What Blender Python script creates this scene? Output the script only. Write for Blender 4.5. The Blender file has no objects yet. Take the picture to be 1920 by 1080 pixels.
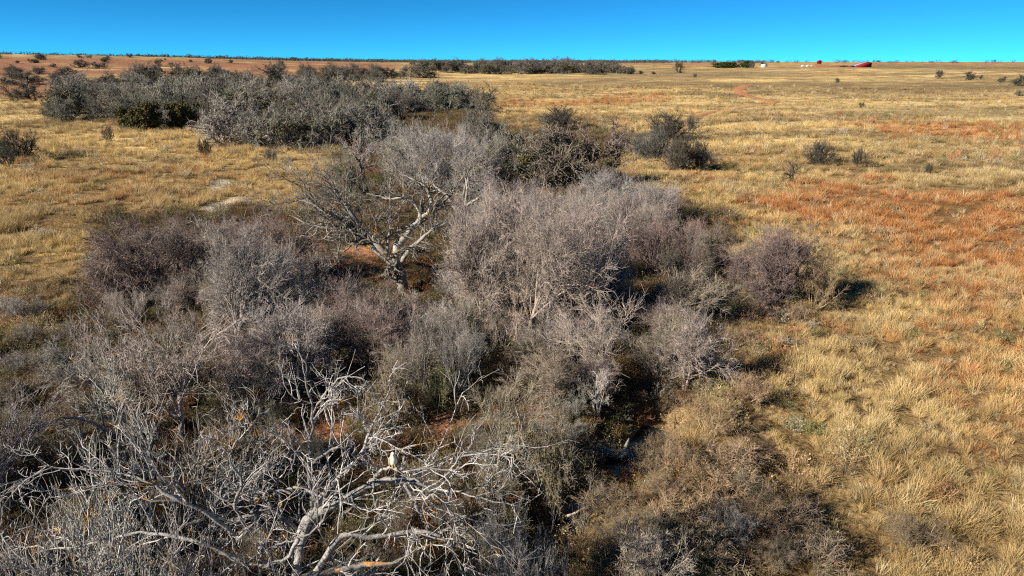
import bpy, math
import numpy as np

# ------------------------------------------------------------------ camera, sky, sun, exposure
scene = bpy.context.scene
PITCH = math.radians(18.4); FPX = 1280.0; CAMZ = 20.0
SUN_EL = math.radians(27.0)
SH_AZ = math.radians(27.0)            # shadows run towards this heading (from +X to +Y)
cam = bpy.data.cameras.new('camera'); cam.sensor_width = 36.0; cam.lens = 36.0*FPX/1920.0
cam.clip_start = 0.5; cam.clip_end = 30000
camo = bpy.data.objects.new('camera', cam); scene.collection.objects.link(camo)
camo.location = (0, 0, CAMZ); camo.rotation_euler = (math.pi/2-PITCH, 0, 0)
scene.camera = camo
world = bpy.data.worlds.new('World'); scene.world = world; world.use_nodes = True
wn = world.node_tree; wn.nodes.clear()
sky = wn.nodes.new('ShaderNodeTexSky'); sky.sky_type = 'NISHITA'; sky.sun_disc = False
sky.sun_elevation = SUN_EL
sdx, sdy = -math.cos(SH_AZ), -math.sin(SH_AZ)      # towards the sun
sky.sun_rotation = math.atan2(sdx, sdy)
sky.altitude = 300; sky.air_density = 0.3; sky.dust_density = 0.0; sky.ozone_density = 5.0
hs = wn.nodes.new('ShaderNodeHueSaturation'); hs.inputs['Saturation'].default_value = 1.0
tint = wn.nodes.new('ShaderNodeMix'); tint.data_type = 'RGBA'; tint.blend_type = 'MULTIPLY'
tint.inputs[0].default_value = 1.0; tint.inputs[7].default_value = (0.17, 0.97, 1.10, 1)
bg = wn.nodes.new('ShaderNodeBackground'); bg.inputs[1].default_value = 0.06
out = wn.nodes.new('ShaderNodeOutputWorld')
wn.links.new(sky.outputs[0], hs.inputs['Color']); wn.links.new(hs.outputs[0], tint.inputs[6])
wn.links.new(tint.outputs[2], bg.inputs[0]); wn.links.new(bg.outputs[0], out.inputs[0])
sun = bpy.data.lights.new('sun', 'SUN'); sun.energy = 5.0; sun.angle = math.radians(0.5); sun.color = (1.0, 0.92, 0.79)
suno = bpy.data.objects.new('sun', sun); scene.collection.objects.link(suno)
from mathutils import Vector
ldir = Vector((math.cos(SH_AZ)*math.cos(SUN_EL), math.sin(SH_AZ)*math.cos(SUN_EL), -math.sin(SUN_EL)))
suno.rotation_euler = ldir.to_track_quat('-Z', 'Y').to_euler()
vs = scene.view_settings; vs.view_transform = 'Standard'; vs.look = 'None'; vs.exposure = 1.18; vs.gamma = 1.0
vs.use_curve_mapping = False
cy = scene.cycles
cy.max_bounces = 3; cy.diffuse_bounces = 1; cy.glossy_bounces = 1; cy.transmission_bounces = 2; cy.transparent_max_bounces = 4
cy.caustics_reflective = False; cy.caustics_refractive = False
cy.use_denoising = False; cy.pixel_filter_type = 'BLACKMAN_HARRIS'; cy.filter_width = 1.2
C = scene.collection

# ------------------------------------------------------------------ small maths
def sstep(a, b, x):
    t = np.clip((x-a)/(b-a), 0, 1); return t*t*(3-2*t)
def _hash(ix, iy, seed):
    h = (ix.astype(np.int64)*374761393 + iy.astype(np.int64)*668265263 + seed*1442695041) & 0xffffffff
    h = ((h ^ (h >> 13))*1274126177) & 0xffffffff
    h = ((h ^ (h >> 16))*2246822519) & 0xffffffff
    return ((h ^ (h >> 15)) & 0xffff)/65535.0
def vnoise(x, y, seed=0):
    x = np.atleast_1d(np.asarray(x, float)); y = np.atleast_1d(np.asarray(y, float))
    ix = np.floor(x); iy = np.floor(y); fx = x-ix; fy = y-iy
    fx = fx*fx*(3-2*fx); fy = fy*fy*(3-2*fy)
    a = _hash(ix, iy, seed); b = _hash(ix+1, iy, seed); c = _hash(ix, iy+1, seed); d = _hash(ix+1, iy+1, seed)
    return a+(b-a)*fx+(c-a)*fy+(a-b-c+d)*fx*fy
def fbm(x, y, seed=0, oct=4):
    s = 0; a = 0.5; n = 0
    for o in range(oct):
        s = s+a*vnoise(x*2**o+17.3*o, y*2**o-9.1*o, seed+o); n += a; a *= 0.5
    return s/n
cP, sP = math.cos(PITCH), math.sin(PITCH)
def ray(px, py):
    dx = (np.asarray(px, float)-960)/FPX; dz = (540-np.asarray(py, float))/FPX
    return dx, cP+dz*sP, -sP+dz*cP
def proj(x, y, z):
    zz = z-CAMZ; d = y*cP-zz*sP; u = y*sP+zz*cP
    d = np.where(np.abs(d) < 1e-3, 1e-3, d)
    px = 960+FPX*x/d; py = 540-FPX*u/d
    return np.where(d > 0.5, px, -9e3), np.where(d > 0.5, py, 9e3)
def at(px, py, Y):
    dx, dy, dz = ray(px, py); t = Y/dy
    return np.array([dx*t, Y, CAMZ+dz*t])
def segdist(x, y, pts):
    best = np.full(np.shape(x), 1e9)
    for (ax, ay), (bx, by) in zip(pts[:-1], pts[1:]):
        vx, vy = bx-ax, by-ay; L2 = vx*vx+vy*vy+1e-9
        t = np.clip(((x-ax)*vx+(y-ay)*vy)/L2, 0, 1)
        best = np.minimum(best, np.hypot(x-ax-t*vx, y-ay-t*vy))
    return best
def inpoly(x, y, pts):
    c = np.zeros(np.shape(x), bool); n = len(pts)
    for i in range(n):
        x1, y1 = pts[i]; x2, y2 = pts[(i+1) % n]
        if y1 == y2: continue
        k = ((y1 > y) != (y2 > y)) & (x < (x2-x1)*(y-y1)/(y2-y1)+x1)
        c ^= k
    return c
def softpoly(x, y, pts, f):
    d = segdist(x, y, pts+[pts[0]]); s = np.where(inpoly(x, y, pts), d, -d)
    return sstep(-f, f, s)

# ------------------------------------------------------------------ terrain
def flat(px, py, z=0.0):
    dx, dy, dz = ray(px, py); t = (z-CAMZ)/dz
    return float(dx*t), float(dy*t)
CREEK = [flat(*p) for p in [(1010, 1250), (1030, 1000), (1072, 905), (1140, 848), (1215, 782), (1238, 758)]]
GULLY = [flat(*p) for p in [(470, 318), (415, 345), (425, 362), (400, 388)]]
RIDGES = []
def macro(x, y):
    d = np.hypot(x, y)
    z = 8*sstep(150, 1200, d)
    a = np.degrees(np.arctan2(x, y))
    z = z+30*sstep(-3, -36, a)*sstep(900, 2600, d)*(np.cos(np.radians(np.clip(a+36, -60, 0)))) 
    z = z+(fbm(x/45., y/45., 3, 2)-0.5)*(1.3*sstep(70, 170, d)+1.8*sstep(150, 260, d))
    z = z+(fbm(x/260., y/260., 8, 2)-0.5)*7.0*sstep(180, 700, d)*sstep(2600, 1200, d)
    return z
def hgt(x, y):
    x = np.asarray(x, float); y = np.asarray(y, float)
    z = macro(x, y); d = np.hypot(x, y)
    near = sstep(320, 160, d)
    z = z+near*((fbm(x/7., y/7., 21, 3)-0.5)*0.5+(fbm(x/1.6, y/1.6, 31, 2)-0.5)*0.22)
    m = d < 90
    if np.any(m):
        c = segdist(x, y, CREEK)
        z = z-2.1*np.exp(-(c/(1.7+0.6*vnoise(x/3., y/3., 5)))**2)*(d < 90)
    g = segdist(x, y, GULLY); z = z-0.5*np.exp(-(g/3.5)**2)
    return z
def ground(px, py):
    px = np.atleast_1d(np.asarray(px, float)); py = np.atleast_1d(np.asarray(py, float))
    dx, dy, dz = (v[:, None] for v in ray(px, py))
    def hit(ts):
        b = CAMZ+dz*ts < macro(dx*ts, dy*ts)
        i = np.where(b.any(1), b.argmax(1), ts.shape[1]-1); i = np.maximum(i, 1); k = np.arange(len(i))
        return ts[k, i-1], ts[k, i]
    ts = np.tile(15*1.03**np.arange(215), (len(px), 1)); lo, hi = hit(ts)
    for _ in range(2): lo, hi = hit(lo[:, None]+(hi-lo)[:, None]*np.linspace(0, 1, 24)[None, :])
    x, y = dx[:, 0]*hi, dy[:, 0]*hi
    return x, y, hgt(x, y)

# ------------------------------------------------------------------ what grows where (plant and soil colours, some with shade put in, in the ground's own place)
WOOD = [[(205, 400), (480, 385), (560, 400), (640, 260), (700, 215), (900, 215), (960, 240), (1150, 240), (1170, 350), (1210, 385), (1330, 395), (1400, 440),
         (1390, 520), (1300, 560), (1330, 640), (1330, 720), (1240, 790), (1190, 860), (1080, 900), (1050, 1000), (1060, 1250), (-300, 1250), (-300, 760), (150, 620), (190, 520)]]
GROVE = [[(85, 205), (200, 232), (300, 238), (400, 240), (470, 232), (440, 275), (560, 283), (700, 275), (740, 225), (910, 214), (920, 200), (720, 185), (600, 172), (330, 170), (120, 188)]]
BRUSHY = [[(1330, 560), (1560, 560), (1560, 600), (1380, 700), (1420, 720), (1370, 800), (1480, 880), (1560, 1000), (1560, 1200), (1060, 1200), (1060, 920), (1200, 860), (1250, 790), (1330, 720)],
          [(-50, 520), (200, 500), (230, 620), (100, 800), (-50, 900)]]
RUST = [([(1390, 395), (1560, 335), (1760, 370), (1960, 385), (1960, 510), (1760, 490), (1560, 435)], 26, 0.95),
        ([(930, 192), (1060, 186), (1260, 178), (1260, 188), (1080, 200), (960, 200)], 6, 0.75),
        ([(1560, 238), (1700, 228), (1960, 240), (1960, 268), (1700, 252)], 8, 0.6),
        ([(1600, 640), (1960, 520), (1960, 860), (1780, 830)], 60, 0.32),
        ([(1400, 425), (1960, 470), (1960, 640), (1700, 600), (1560, 480)], 50, 0.36),
        ([(1240, 300), (1340, 300), (1420, 340), (1300, 380)], 30, 0.25),
        ([(0, 300), (480, 290), (480, 380), (0, 420)], 60, 0.22)]
REDSOIL = [([(-200, 104), (640, 113), (760, 122), (640, 150), (300, 140), (-200, 150)], 5, 0.95), ([(-50, 150), (120, 150), (110, 190), (-50, 172)], 6, 0.9),
           ([(1140, 116), (1350, 118), (1350, 124), (1140, 122)], 3, 0.7), ([(1640, 112), (2000, 116), (2000, 124), (1640, 121)], 3, 0.5),
           ([(1450, 120), (1640, 122), (1640, 126), (1450, 125)], 2, 0.4)]
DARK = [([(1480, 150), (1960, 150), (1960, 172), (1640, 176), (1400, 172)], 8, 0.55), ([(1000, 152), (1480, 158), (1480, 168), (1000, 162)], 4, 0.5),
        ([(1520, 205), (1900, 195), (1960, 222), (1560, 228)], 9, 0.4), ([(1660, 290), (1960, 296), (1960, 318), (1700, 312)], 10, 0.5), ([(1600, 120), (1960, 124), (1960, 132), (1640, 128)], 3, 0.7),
        ([(-50, 290), (180, 288), (180, 304), (-50, 304)], 8, 0.5), ([(0, 330), (330, 326), (330, 400), (0, 470)], 40, 0.12), ([(1560, 855), (1660, 840), (1640, 910), (1560, 905)], 14, 0.55)]  # narrow strip at the left edge paints in the edge shrubs' long shadow
LITTER = [([(440, 740), (600, 730), (840, 760), (800, 810), (560, 800), (440, 800)], 20, 0.9), ([(880, 700), (1040, 690), (1040, 850), (940, 830)], 30, 0.7),
          ([(590, 480), (680, 480), (790, 490), (780, 540), (640, 525)], 14, 0.9), ([(1030, 900), (1060, 880), (1080, 940), (1050, 960)], 12, 0.9), ([(960, 800), (1010, 800), (1010, 850), (960, 850)], 10, 0.9)]
SAND = [([(385, 350), (400, 335), (415, 334), (455, 342), (425, 352), (405, 356)], 4, 1.0), ([(378, 392), (430, 366), (452, 370), (425, 392), (400, 398)], 4, 1.0), ([(1560, 868), (1620, 860), (1600, 885)], 8, 0.6)]
PATH = [[(1370, 800), (1440, 840), (1490, 890), (1520, 930), (1540, 980), (1550, 1060)]]
def mixc(c, k, w): return c*(1-w[:, None])+np.array(k)[None, :]*w[:, None]
def masks(x, y, z):
    px, py = proj(x, y, z)
    w = fbm(x/9., y/9., 71, 3)-0.5
    dd = np.hypot(x, y); sc = np.clip(70/dd, 0.05, 2.0)
    jx = px+w*160*sc; jy = py+(fbm(x/8., y/8., 77, 3)-0.5)*110*sc
    M = {}
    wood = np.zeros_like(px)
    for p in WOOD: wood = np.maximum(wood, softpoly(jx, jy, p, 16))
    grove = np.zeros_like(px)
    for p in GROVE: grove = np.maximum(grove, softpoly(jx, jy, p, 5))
    M['wood'] = wood; M['grove'] = grove
    b = np.zeros_like(px)
    for p in BRUSHY: b = np.maximum(b, softpoly(jx, jy, p, 50))
    M['brush'] = b
    for nm, L in (('rust', RUST), ('red', REDSOIL), ('dark', DARK), ('litter', LITTER), ('sand', SAND)):
        v = np.zeros_like(px)
        for p, f, k in L: v = np.maximum(v, k*softpoly(jx if nm != 'sand' else px+w*25, jy if nm != 'sand' else py+w*8, p, f))
        M[nm] = v
    pth = np.full(px.shape, 1e9)
    for p in PATH: pth = np.minimum(pth, segdist(px, py, p))
    M['path'] = sstep(22, 11, pth)
    M['px'] = px; M['py'] = py
    return M
STRAW = (0.59, 0.42, 0.185); STRAW2 = (0.50, 0.37, 0.18); TAN = (0.34, 0.225, 0.10); GREYB = (0.20, 0.155, 0.095)
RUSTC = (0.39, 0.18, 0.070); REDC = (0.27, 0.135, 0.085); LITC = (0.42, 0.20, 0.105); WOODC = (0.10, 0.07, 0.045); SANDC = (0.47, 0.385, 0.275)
def vegcol(x, y, z, M, fine=True):
    d = np.hypot(x, y)
    n = x.shape[0]
    c = np.tile(np.array(STRAW), (n, 1))
    c = mixc(c, STRAW2, sstep(0.40, 0.62, fbm(x/26., y/18., 41, 4)))
    c = mixc(c, (0.50, 0.35, 0.14), 0.6*sstep(0.5, 0.66, fbm(x/14., y/12., 48, 3)))
    st = fbm(x/60., y/14., 43, 4)
    c = mixc(c, TAN, 0.75*sstep(0.50, 0.66, st))
    far = sstep(250, 700, d)
    c = mixc(c, GREYB, far*0.8*sstep(0.46, 0.60, fbm(x/160., y/45., 45, 4)))
    c = mixc(c, (0.46, 0.26, 0.10), far*0.5*sstep(0.52, 0.64, fbm(x/120., y/40., 46, 4)))
    c = mixc(c, (0.46, 0.35, 0.17), 0.3*sstep(0.55, 0.7, fbm(x/22., y/22., 47, 3)))
    c = mixc(c, (0.21, 0.145, 0.075), 0.75*sstep(80, 160, d)*sstep(0.555, 0.64, fbm(x/38., y/9., 49, 4)))
    if fine:
        c = c*(0.72+0.56*fbm(x/1.3, y/1.3, 51, 3))[:, None]
    c = mixc(c, RUSTC, M['rust']*sstep(0.22, 0.48, fbm(x/4., y/3., 61, 3)+0.3*(M['rust']-0.4)))
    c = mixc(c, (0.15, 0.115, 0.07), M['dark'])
    c = mixc(c, REDC, M['red']*sstep(0.25, 0.42, fbm(x/200., y/70., 63, 4)))
    c = mixc(c, (0.35, 0.245, 0.13), 0.7*M['brush'])
    c = mixc(c, WOODC, M['wood']*0.95)  # dark leaf litter, made darker still to carry the shade below the crowns
    c = mixc(c, (0.20, 0.16, 0.085), M['grove']*0.8)  # ground below the grove darkened, its shade put into the colour
    c = mixc(c, LITC, M['litter']*sstep(0.3, 0.5, fbm(x/1.5, y/1.5, 65, 3)))
    return c

# ------------------------------------------------------------------ materials
def newmat(name):
    m = bpy.data.materials.new(name); m.use_nodes = True
    nt = m.node_tree; b = nt.nodes['Principled BSDF']; b.inputs['Roughness'].default_value = 0.9
    b.inputs['Specular IOR Level'].default_value = 0.15
    return m, nt, b
def nd(nt, t, **k):
    n = nt.nodes.new(t)
    for a, v in k.items(): setattr(n, a, v)
    return n
def mul(nt, a, b, fac=1.0, blend='MULTIPLY'):
    m = nd(nt, 'ShaderNodeMix', data_type='RGBA', blend_type=blend); m.inputs[0].default_value = fac
    for s, v in ((6, a), (7, b)):
        if isinstance(v, tuple): m.inputs[s].default_value = v+(1,)
        else: nt.links.new(v, m.inputs[s])
    return m
def plain(name, col, rough=0.7, noise=0.25, scale=1.0, metal=0.0):
    m, nt, b = newmat(name)
    tc = nd(nt, 'ShaderNodeTexCoord'); nz = nd(nt, 'ShaderNodeTexNoise'); nz.inputs['Scale'].default_value = scale; nz.inputs['Detail'].default_value = 4
    nt.links.new(tc.outputs['Object'], nz.inputs['Vector'])
    r = nd(nt, 'ShaderNodeMapRange'); r.inputs[3].default_value = 1-noise; r.inputs[4].default_value = 1+noise
    nt.links.new(nz.outputs[0], r.inputs[0])
    mm = mul(nt, col, r.outputs[0]); nt.links.new(mm.outputs[2], b.inputs['Base Color'])
    b.inputs['Roughness'].default_value = rough; b.inputs['Metallic'].default_value = metal
    return m
# ground
def ground_mat():
    m, nt, b = newmat('prairie_ground')
    at_ = nd(nt, 'ShaderNodeAttribute', attribute_name='col')
    geo = nd(nt, 'ShaderNodeNewGeometry')
    def noise(sc, det=5, sx=1.0):
        mp = nd(nt, 'ShaderNodeMapping'); mp.inputs['Scale'].default_value = (sc*sx, sc, sc)
        nt.links.new(geo.outputs['Position'], mp.inputs[0])
        n = nd(nt, 'ShaderNodeTexNoise'); n.inputs['Scale'].default_value = 1; n.inputs['Detail'].default_value = det; n.inputs['Roughness'].default_value = 0.65
        nt.links.new(mp.outputs[0], n.inputs['Vector']); return n
    n1 = noise(3.0, 6); n2 = noise(0.35, 5, 0.6); n3 = noise(0.05, 6, 0.35)
    prev = at_.outputs['Color']
    for n, lo, hi, a0, a1 in ((n1, 0.55, 1.45, 0.25, 0.75), (n2, 0.7, 1.3, 0.3, 0.7), (n3, 0.75, 1.25, 0.3, 0.7)):
        r = nd(nt, 'ShaderNodeMapRange'); r.inputs[1].default_value = a0; r.inputs[2].default_value = a1; r.inputs[3].default_value = lo; r.inputs[4].default_value = hi
        nt.links.new(n.outputs[0], r.inputs[0]); prev = mul(nt, prev, r.outputs[0]).outputs[2]
    nt.links.new(prev, b.inputs['Base Color'])
    bp = nd(nt, 'ShaderNodeBump'); bp.inputs['Strength'].default_value = 0.9; bp.inputs['Distance'].default_value = 0.35
    nt.links.new(n1.outputs[0], bp.inputs['Height'])
    bp2 = nd(nt, 'ShaderNodeBump'); bp2.inputs['Strength'].default_value = 0.6; bp2.inputs['Distance'].default_value = 1.6
    nt.links.new(n2.outputs[0], bp2.inputs['Height']); nt.links.new(bp.outputs[0], bp2.inputs['Normal'])
    nt.links.new(bp2.outputs[0], b.inputs['Normal'])
    b.inputs['Roughness'].default_value = 1.0; b.inputs['Specular IOR Level'].default_value = 0.0
    return m
def scatter_mat(name, transl=0.25, rnd=0.3):
    m, nt, b = newmat(name)
    a = nd(nt, 'ShaderNodeAttribute', attribute_name='col', attribute_type='INSTANCER')
    h = nd(nt, 'ShaderNodeAttribute', attribute_name='hh')
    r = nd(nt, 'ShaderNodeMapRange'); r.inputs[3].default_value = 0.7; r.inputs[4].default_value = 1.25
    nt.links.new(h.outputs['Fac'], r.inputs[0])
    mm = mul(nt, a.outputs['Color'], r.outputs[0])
    nt.links.new(mm.outputs[2], b.inputs['Base Color'])
    tr = nd(nt, 'ShaderNodeBsdfTranslucent'); nt.links.new(mm.outputs[2], tr.inputs[0])
    mx = nd(nt, 'ShaderNodeMixShader'); mx.inputs[0].default_value = transl
    nt.links.new(b.outputs[0], mx.inputs[1]); nt.links.new(tr.outputs[0], mx.inputs[2])
    nt.links.new(mx.outputs[0], nt.nodes['Material Output'].inputs[0])
    b.inputs['Specular IOR Level'].default_value = 0.05
    return m
def bark_mat(name, lichen=0.0, mottle=0.35):
    m, nt, b = newmat(name)
    oi = nd(nt, 'ShaderNodeObjectInfo'); tc = nd(nt, 'ShaderNodeTexCoord')
    nz = nd(nt, 'ShaderNodeTexNoise'); nz.inputs['Scale'].default_value = 2.2; nz.inputs['Detail'].default_value = 5
    nt.links.new(tc.outputs['Object'], nz.inputs['Vector'])
    r = nd(nt, 'ShaderNodeMapRange'); r.inputs[1].default_value = 0.3; r.inputs[2].default_value = 0.7; r.inputs[3].default_value = 1-mottle; r.inputs[4].default_value = 1+mottle
    nt.links.new(nz.outputs[0], r.inputs[0])
    a = nd(nt, 'ShaderNodeAttribute', attribute_name='hh')
    r2 = nd(nt, 'ShaderNodeMapRange'); r2.inputs[3].default_value = 0.6; r2.inputs[4].default_value = 1.5
    nt.links.new(a.outputs['Fac'], r2.inputs[0])
    c = mul(nt, mul(nt, oi.outputs['Color'], r.outputs[0]).outputs[2], r2.outputs[0]).outputs[2]
    n4 = nd(nt, 'ShaderNodeTexNoise'); n4.inputs['Scale'].default_value = 14; n4.inputs['Detail'].default_value = 6; nt.links.new(tc.outputs['Object'], n4.inputs['Vector'])
    if lichen > 0:
        n2 = nd(nt, 'ShaderNodeTexNoise'); n2.inputs['Scale'].default_value = 0.9; n2.inputs['Detail'].default_value = 3
        nt.links.new(tc.outputs['Object'], n2.inputs['Vector'])
        r3 = nd(nt, 'ShaderNodeMapRange'); r3.inputs[1].default_value = 0.62; r3.inputs[2].default_value = 0.68
        nt.links.new(n2.outputs[0], r3.inputs[0])
        k = nd(nt, 'ShaderNodeMath', operation='MULTIPLY'); k.inputs[1].default_value = lichen; nt.links.new(r3.outputs[0], k.inputs[0])
        mx = mul(nt, c, (0.48, 0.24, 0.045), blend='MIX'); nt.links.new(k.outputs[0], mx.inputs[0]); c = mx.outputs[2]
        rr = nd(nt, 'ShaderNodeMapRange'); rr.inputs[1].default_value = 0.35; rr.inputs[2].default_value = 0.65; rr.inputs[3].default_value = 0.55; rr.inputs[4].default_value = 1.25
        nt.links.new(n4.outputs[0], rr.inputs[0]); c = mul(nt, c, rr.outputs[0]).outputs[2]
        bp = nd(nt, 'ShaderNodeBump'); bp.inputs['Strength'].default_value = 0.6; bp.inputs['Distance'].default_value = 0.04
        nt.links.new(n4.outputs[0], bp.inputs['Height']); nt.links.new(bp.outputs[0], b.inputs['Normal'])
    nt.links.new(c, b.inputs['Base Color']); b.inputs['Specular IOR Level'].default_value = 0.1
    return m
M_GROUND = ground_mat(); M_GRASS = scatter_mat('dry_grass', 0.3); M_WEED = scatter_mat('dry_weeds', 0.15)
M_BARK = bark_mat('grey_bark'); M_TWIG = bark_mat('grey_twigs', 0, 0.3); M_DEAD = bark_mat('dead_bark_with_lichen', 0.95, 0.25)
M_LEAF = bark_mat('olive_leaves', 0, 0.5)

# ------------------------------------------------------------------ mesh helpers
def raw_mesh(name, V, F, mat, smooth=False, hh=None, col=None):
    """V (n,3); F list of integer arrays (k,3) or (k,4)."""
    me = bpy.data.meshes.new(name)
    V = np.ascontiguousarray(V, dtype=np.float32)
    F = [np.asarray(f, dtype=np.int32) for f in F if len(f)]
    loops = np.concatenate([f.ravel() for f in F]); tot = np.concatenate([np.full(len(f), f.shape[1], np.int32) for f in F])
    st = np.concatenate([[0], np.cumsum(tot)[:-1]]).astype(np.int32)
    me.vertices.add(len(V)); me.vertices.foreach_set('co', V.ravel())
    me.loops.add(len(loops)); me.loops.foreach_set('vertex_index', loops)
    me.polygons.add(len(tot)); me.polygons.foreach_set('loop_start', st); me.polygons.foreach_set('loop_total', tot)
    if smooth: me.polygons.foreach_set('use_smooth', np.ones(len(tot), bool))
    if hh is not None:
        a = me.attributes.new('hh', 'FLOAT', 'POINT'); a.data.foreach_set('value', np.asarray(hh, np.float32))
    if col is not None:
        a = me.attributes.new('col', 'FLOAT_COLOR', 'POINT')
        a.data.foreach_set('color', np.concatenate([col, np.ones((len(col), 1))], 1).astype(np.float32).ravel())
    me.update(calc_edges=True)
    if mat: me.materials.append(mat)
    return me
def link(name, me, parent=None, loc=None):
    o = bpy.data.objects.new(name, me); C.objects.link(o)
    if parent is not None: o.parent = parent
    if loc is not None: o.location = loc
    return o
def tag(o, label=None, cat=None, group=None, kind=None):
    for k, v in (('label', label), ('category', cat), ('group', group), ('kind', kind)):
        if v: o[k] = v
    return o
def empty(name, loc=(0, 0, 0), rz=0.0):
    o = bpy.data.objects.new(name, None); C.objects.link(o); o.location = loc; o.rotation_euler = (0, 0, rz); o.empty_display_size = 0.3
    return o
def nrm(v): return v/(np.linalg.norm(v, axis=-1, keepdims=True)+1e-9)
def tubes(P, R, sides, H):
    """P (B,n,3) centre lines, R (B,n) radii, H (B,) value for 'hh'."""
    B, n, _ = P.shape
    T = np.empty_like(P); T[:, 1:-1] = P[:, 2:]-P[:, :-2]; T[:, 0] = P[:, 1]-P[:, 0]; T[:, -1] = P[:, -1]-P[:, -2]
    T = nrm(T); d0 = nrm(P[:, -1]-P[:, 0]); ax = np.argmin(np.abs(d0), axis=1); ref = np.eye(3)[ax]
    U = nrm(np.cross(T, ref[:, None, :])); W = np.cross(T, U)
    an = 2*np.pi*np.arange(sides)/sides
    V = P[:, :, None, :]+R[:, :, None, None]*(np.cos(an)[None, None, :, None]*U[:, :, None, :]+np.sin(an)[None, None, :, None]*W[:, :, None, :])
    i = np.arange(B)[:, None, None]*n*sides; j = np.arange(n-1)[None, :, None]*sides; k = np.arange(sides)[None, None, :]; k2 = (k+1) % sides
    F = np.stack([i+j+k, i+j+k2, i+j+sides+k2, i+j+sides+k], -1).reshape(-1, 4)
    return V.reshape(-1, 3), F, np.repeat(H, n*sides)
def join(parts):
    Vs, Fs, Hs, o = [], [], [], 0
    for V, F, H in parts:
        Vs.append(V); Fs.append(F+o); Hs.append(H); o += len(V)
    return np.concatenate(Vs), Fs, np.concatenate(Hs)
def kids(rng, P, R, L, per, n, t=(0.2, 1.0), ang=0.7, lr=0.5, up=0.0, gn=0.2, rr=0.6, rmin=0.004, rmax=9.0, tip=0.3, fall=0.5, bow=0.0, outw=0.0):
    B, m, _ = P.shape
    cnt = rng.poisson(per, B) if np.isscalar(per) else rng.poisson(per)
    pid = np.repeat(np.arange(B), cnt); N = len(pid)
    tt = t[0]+(t[1]-t[0])*rng.random(N)**0.8
    q = tt*(m-1)*0.999; i0 = q.astype(int); fr = (q-i0)[:, None]
    p = P[pid, i0]*(1-fr)+P[pid, i0+1]*fr; tan = nrm(P[pid, i0+1]-P[pid, i0])
    r0 = R[pid, i0]*(1-fr[:, 0])+R[pid, i0+1]*fr[:, 0]
    rv = rng.normal(size=(N, 3)); rv = nrm(rv-tan*(rv*tan).sum(1, keepdims=True))
    a = (ang*(0.5+1.0*rng.random(N)))[:, None]
    d = tan*np.cos(a)+rv*np.sin(a); d[:, 2] += up
    if outw:
        c = p.copy(); c[:, 2] -= 0.45*p[:, 2].max(); d += outw*nrm(c)
    d = nrm(d)
    l = L[pid]*lr*(0.55+0.9*rng.random(N))*(1-fall*tt)
    Q = np.empty((N, n, 3)); Q[:, 0] = p; s = (l/(n-1))[:, None]
    for j in range(1, n):
        d = nrm(d+gn*rng.normal(size=(N, 3))+np.array([0, 0, bow])); p = p+d*s; Q[:, j] = p
    r = np.clip(r0*rr, rmin, rmax)
    taper = np.linspace(1, tip, n)[None, :]
    return Q, r[:, None]*taper, l
def stems(rng, N, h, tilt, n, r, gn=0.1, base=0.1, bow=0.05, hv=0.35):
    az = rng.random(N)*2*np.pi; th = tilt[0]+(tilt[1]-tilt[0])*rng.random(N)**0.7
    d = np.stack([np.sin(th)*np.cos(az), np.sin(th)*np.sin(az), np.cos(th)], 1)
    p = np.stack([np.cos(az)*base*rng.random(N), np.sin(az)*base*rng.random(N), np.full(N, -0.15)], 1)
    l = h*(1-hv*rng.random(N)); Q = np.empty((N, n, 3)); Q[:, 0] = p
    for j in range(1, n):
        d = nrm(d+gn*rng.normal(size=(N, 3))+np.array([0, 0, bow])); p = p+d*(l/(n-1))[:, None]; Q[:, j] = p
    R = r*(0.6+0.6*rng.random(N))[:, None]*np.linspace(1, 0.35, n)[None, :]
    return Q, R, l
def leaf_quads(rng, P, N, size, spread):
    """N small leaf faces spread about points taken from P."""
    c = P[rng.integers(0, len(P), N)]+rng.normal(size=(N, 3))*spread
    a = nrm(rng.normal(size=(N, 3))); b = nrm(np.cross(a, rng.normal(size=(N, 3))))
    s = size*(0.6+0.8*rng.random(N))[:, None]
    V = np.stack([c-a*s, c+b*s*0.5, c+a*s, c-b*s*0.5], 1).reshape(-1, 3)
    F = np.arange(4*N).reshape(-1, 4)
    return V, F, np.repeat(rng.random(N), 4)
class Kind:
    def __init__(self, trunk, crown, leaves=None, mt=None, mc=None, q=95):
        TV, TF, TH = join(trunk); CV, CF, CH = join(crown)
        A = np.concatenate([CV, TV])
        self.h = np.percentile(A[:, 2], 99.8 if q > 90 else 97.5); self.w = 2*np.percentile(np.hypot(A[:, 0], A[:, 1]), q)
        self.trunk = raw_mesh('trunk', TV, TF, mt or M_BARK, True, TH)
        self.crown = raw_mesh('crown', CV, CF, mc or M_TWIG, True, CH)
        self.leaves = None
        if leaves is not None:
            V, F, H = leaves; self.leaves = raw_mesh('leaves', V, [F], M_LEAF, False, H)
        self.tris = sum(len(f)*2 for f in TF)+sum(len(f)*2 for f in CF)
def rnd(rng, n): return rng.random(n)
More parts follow.
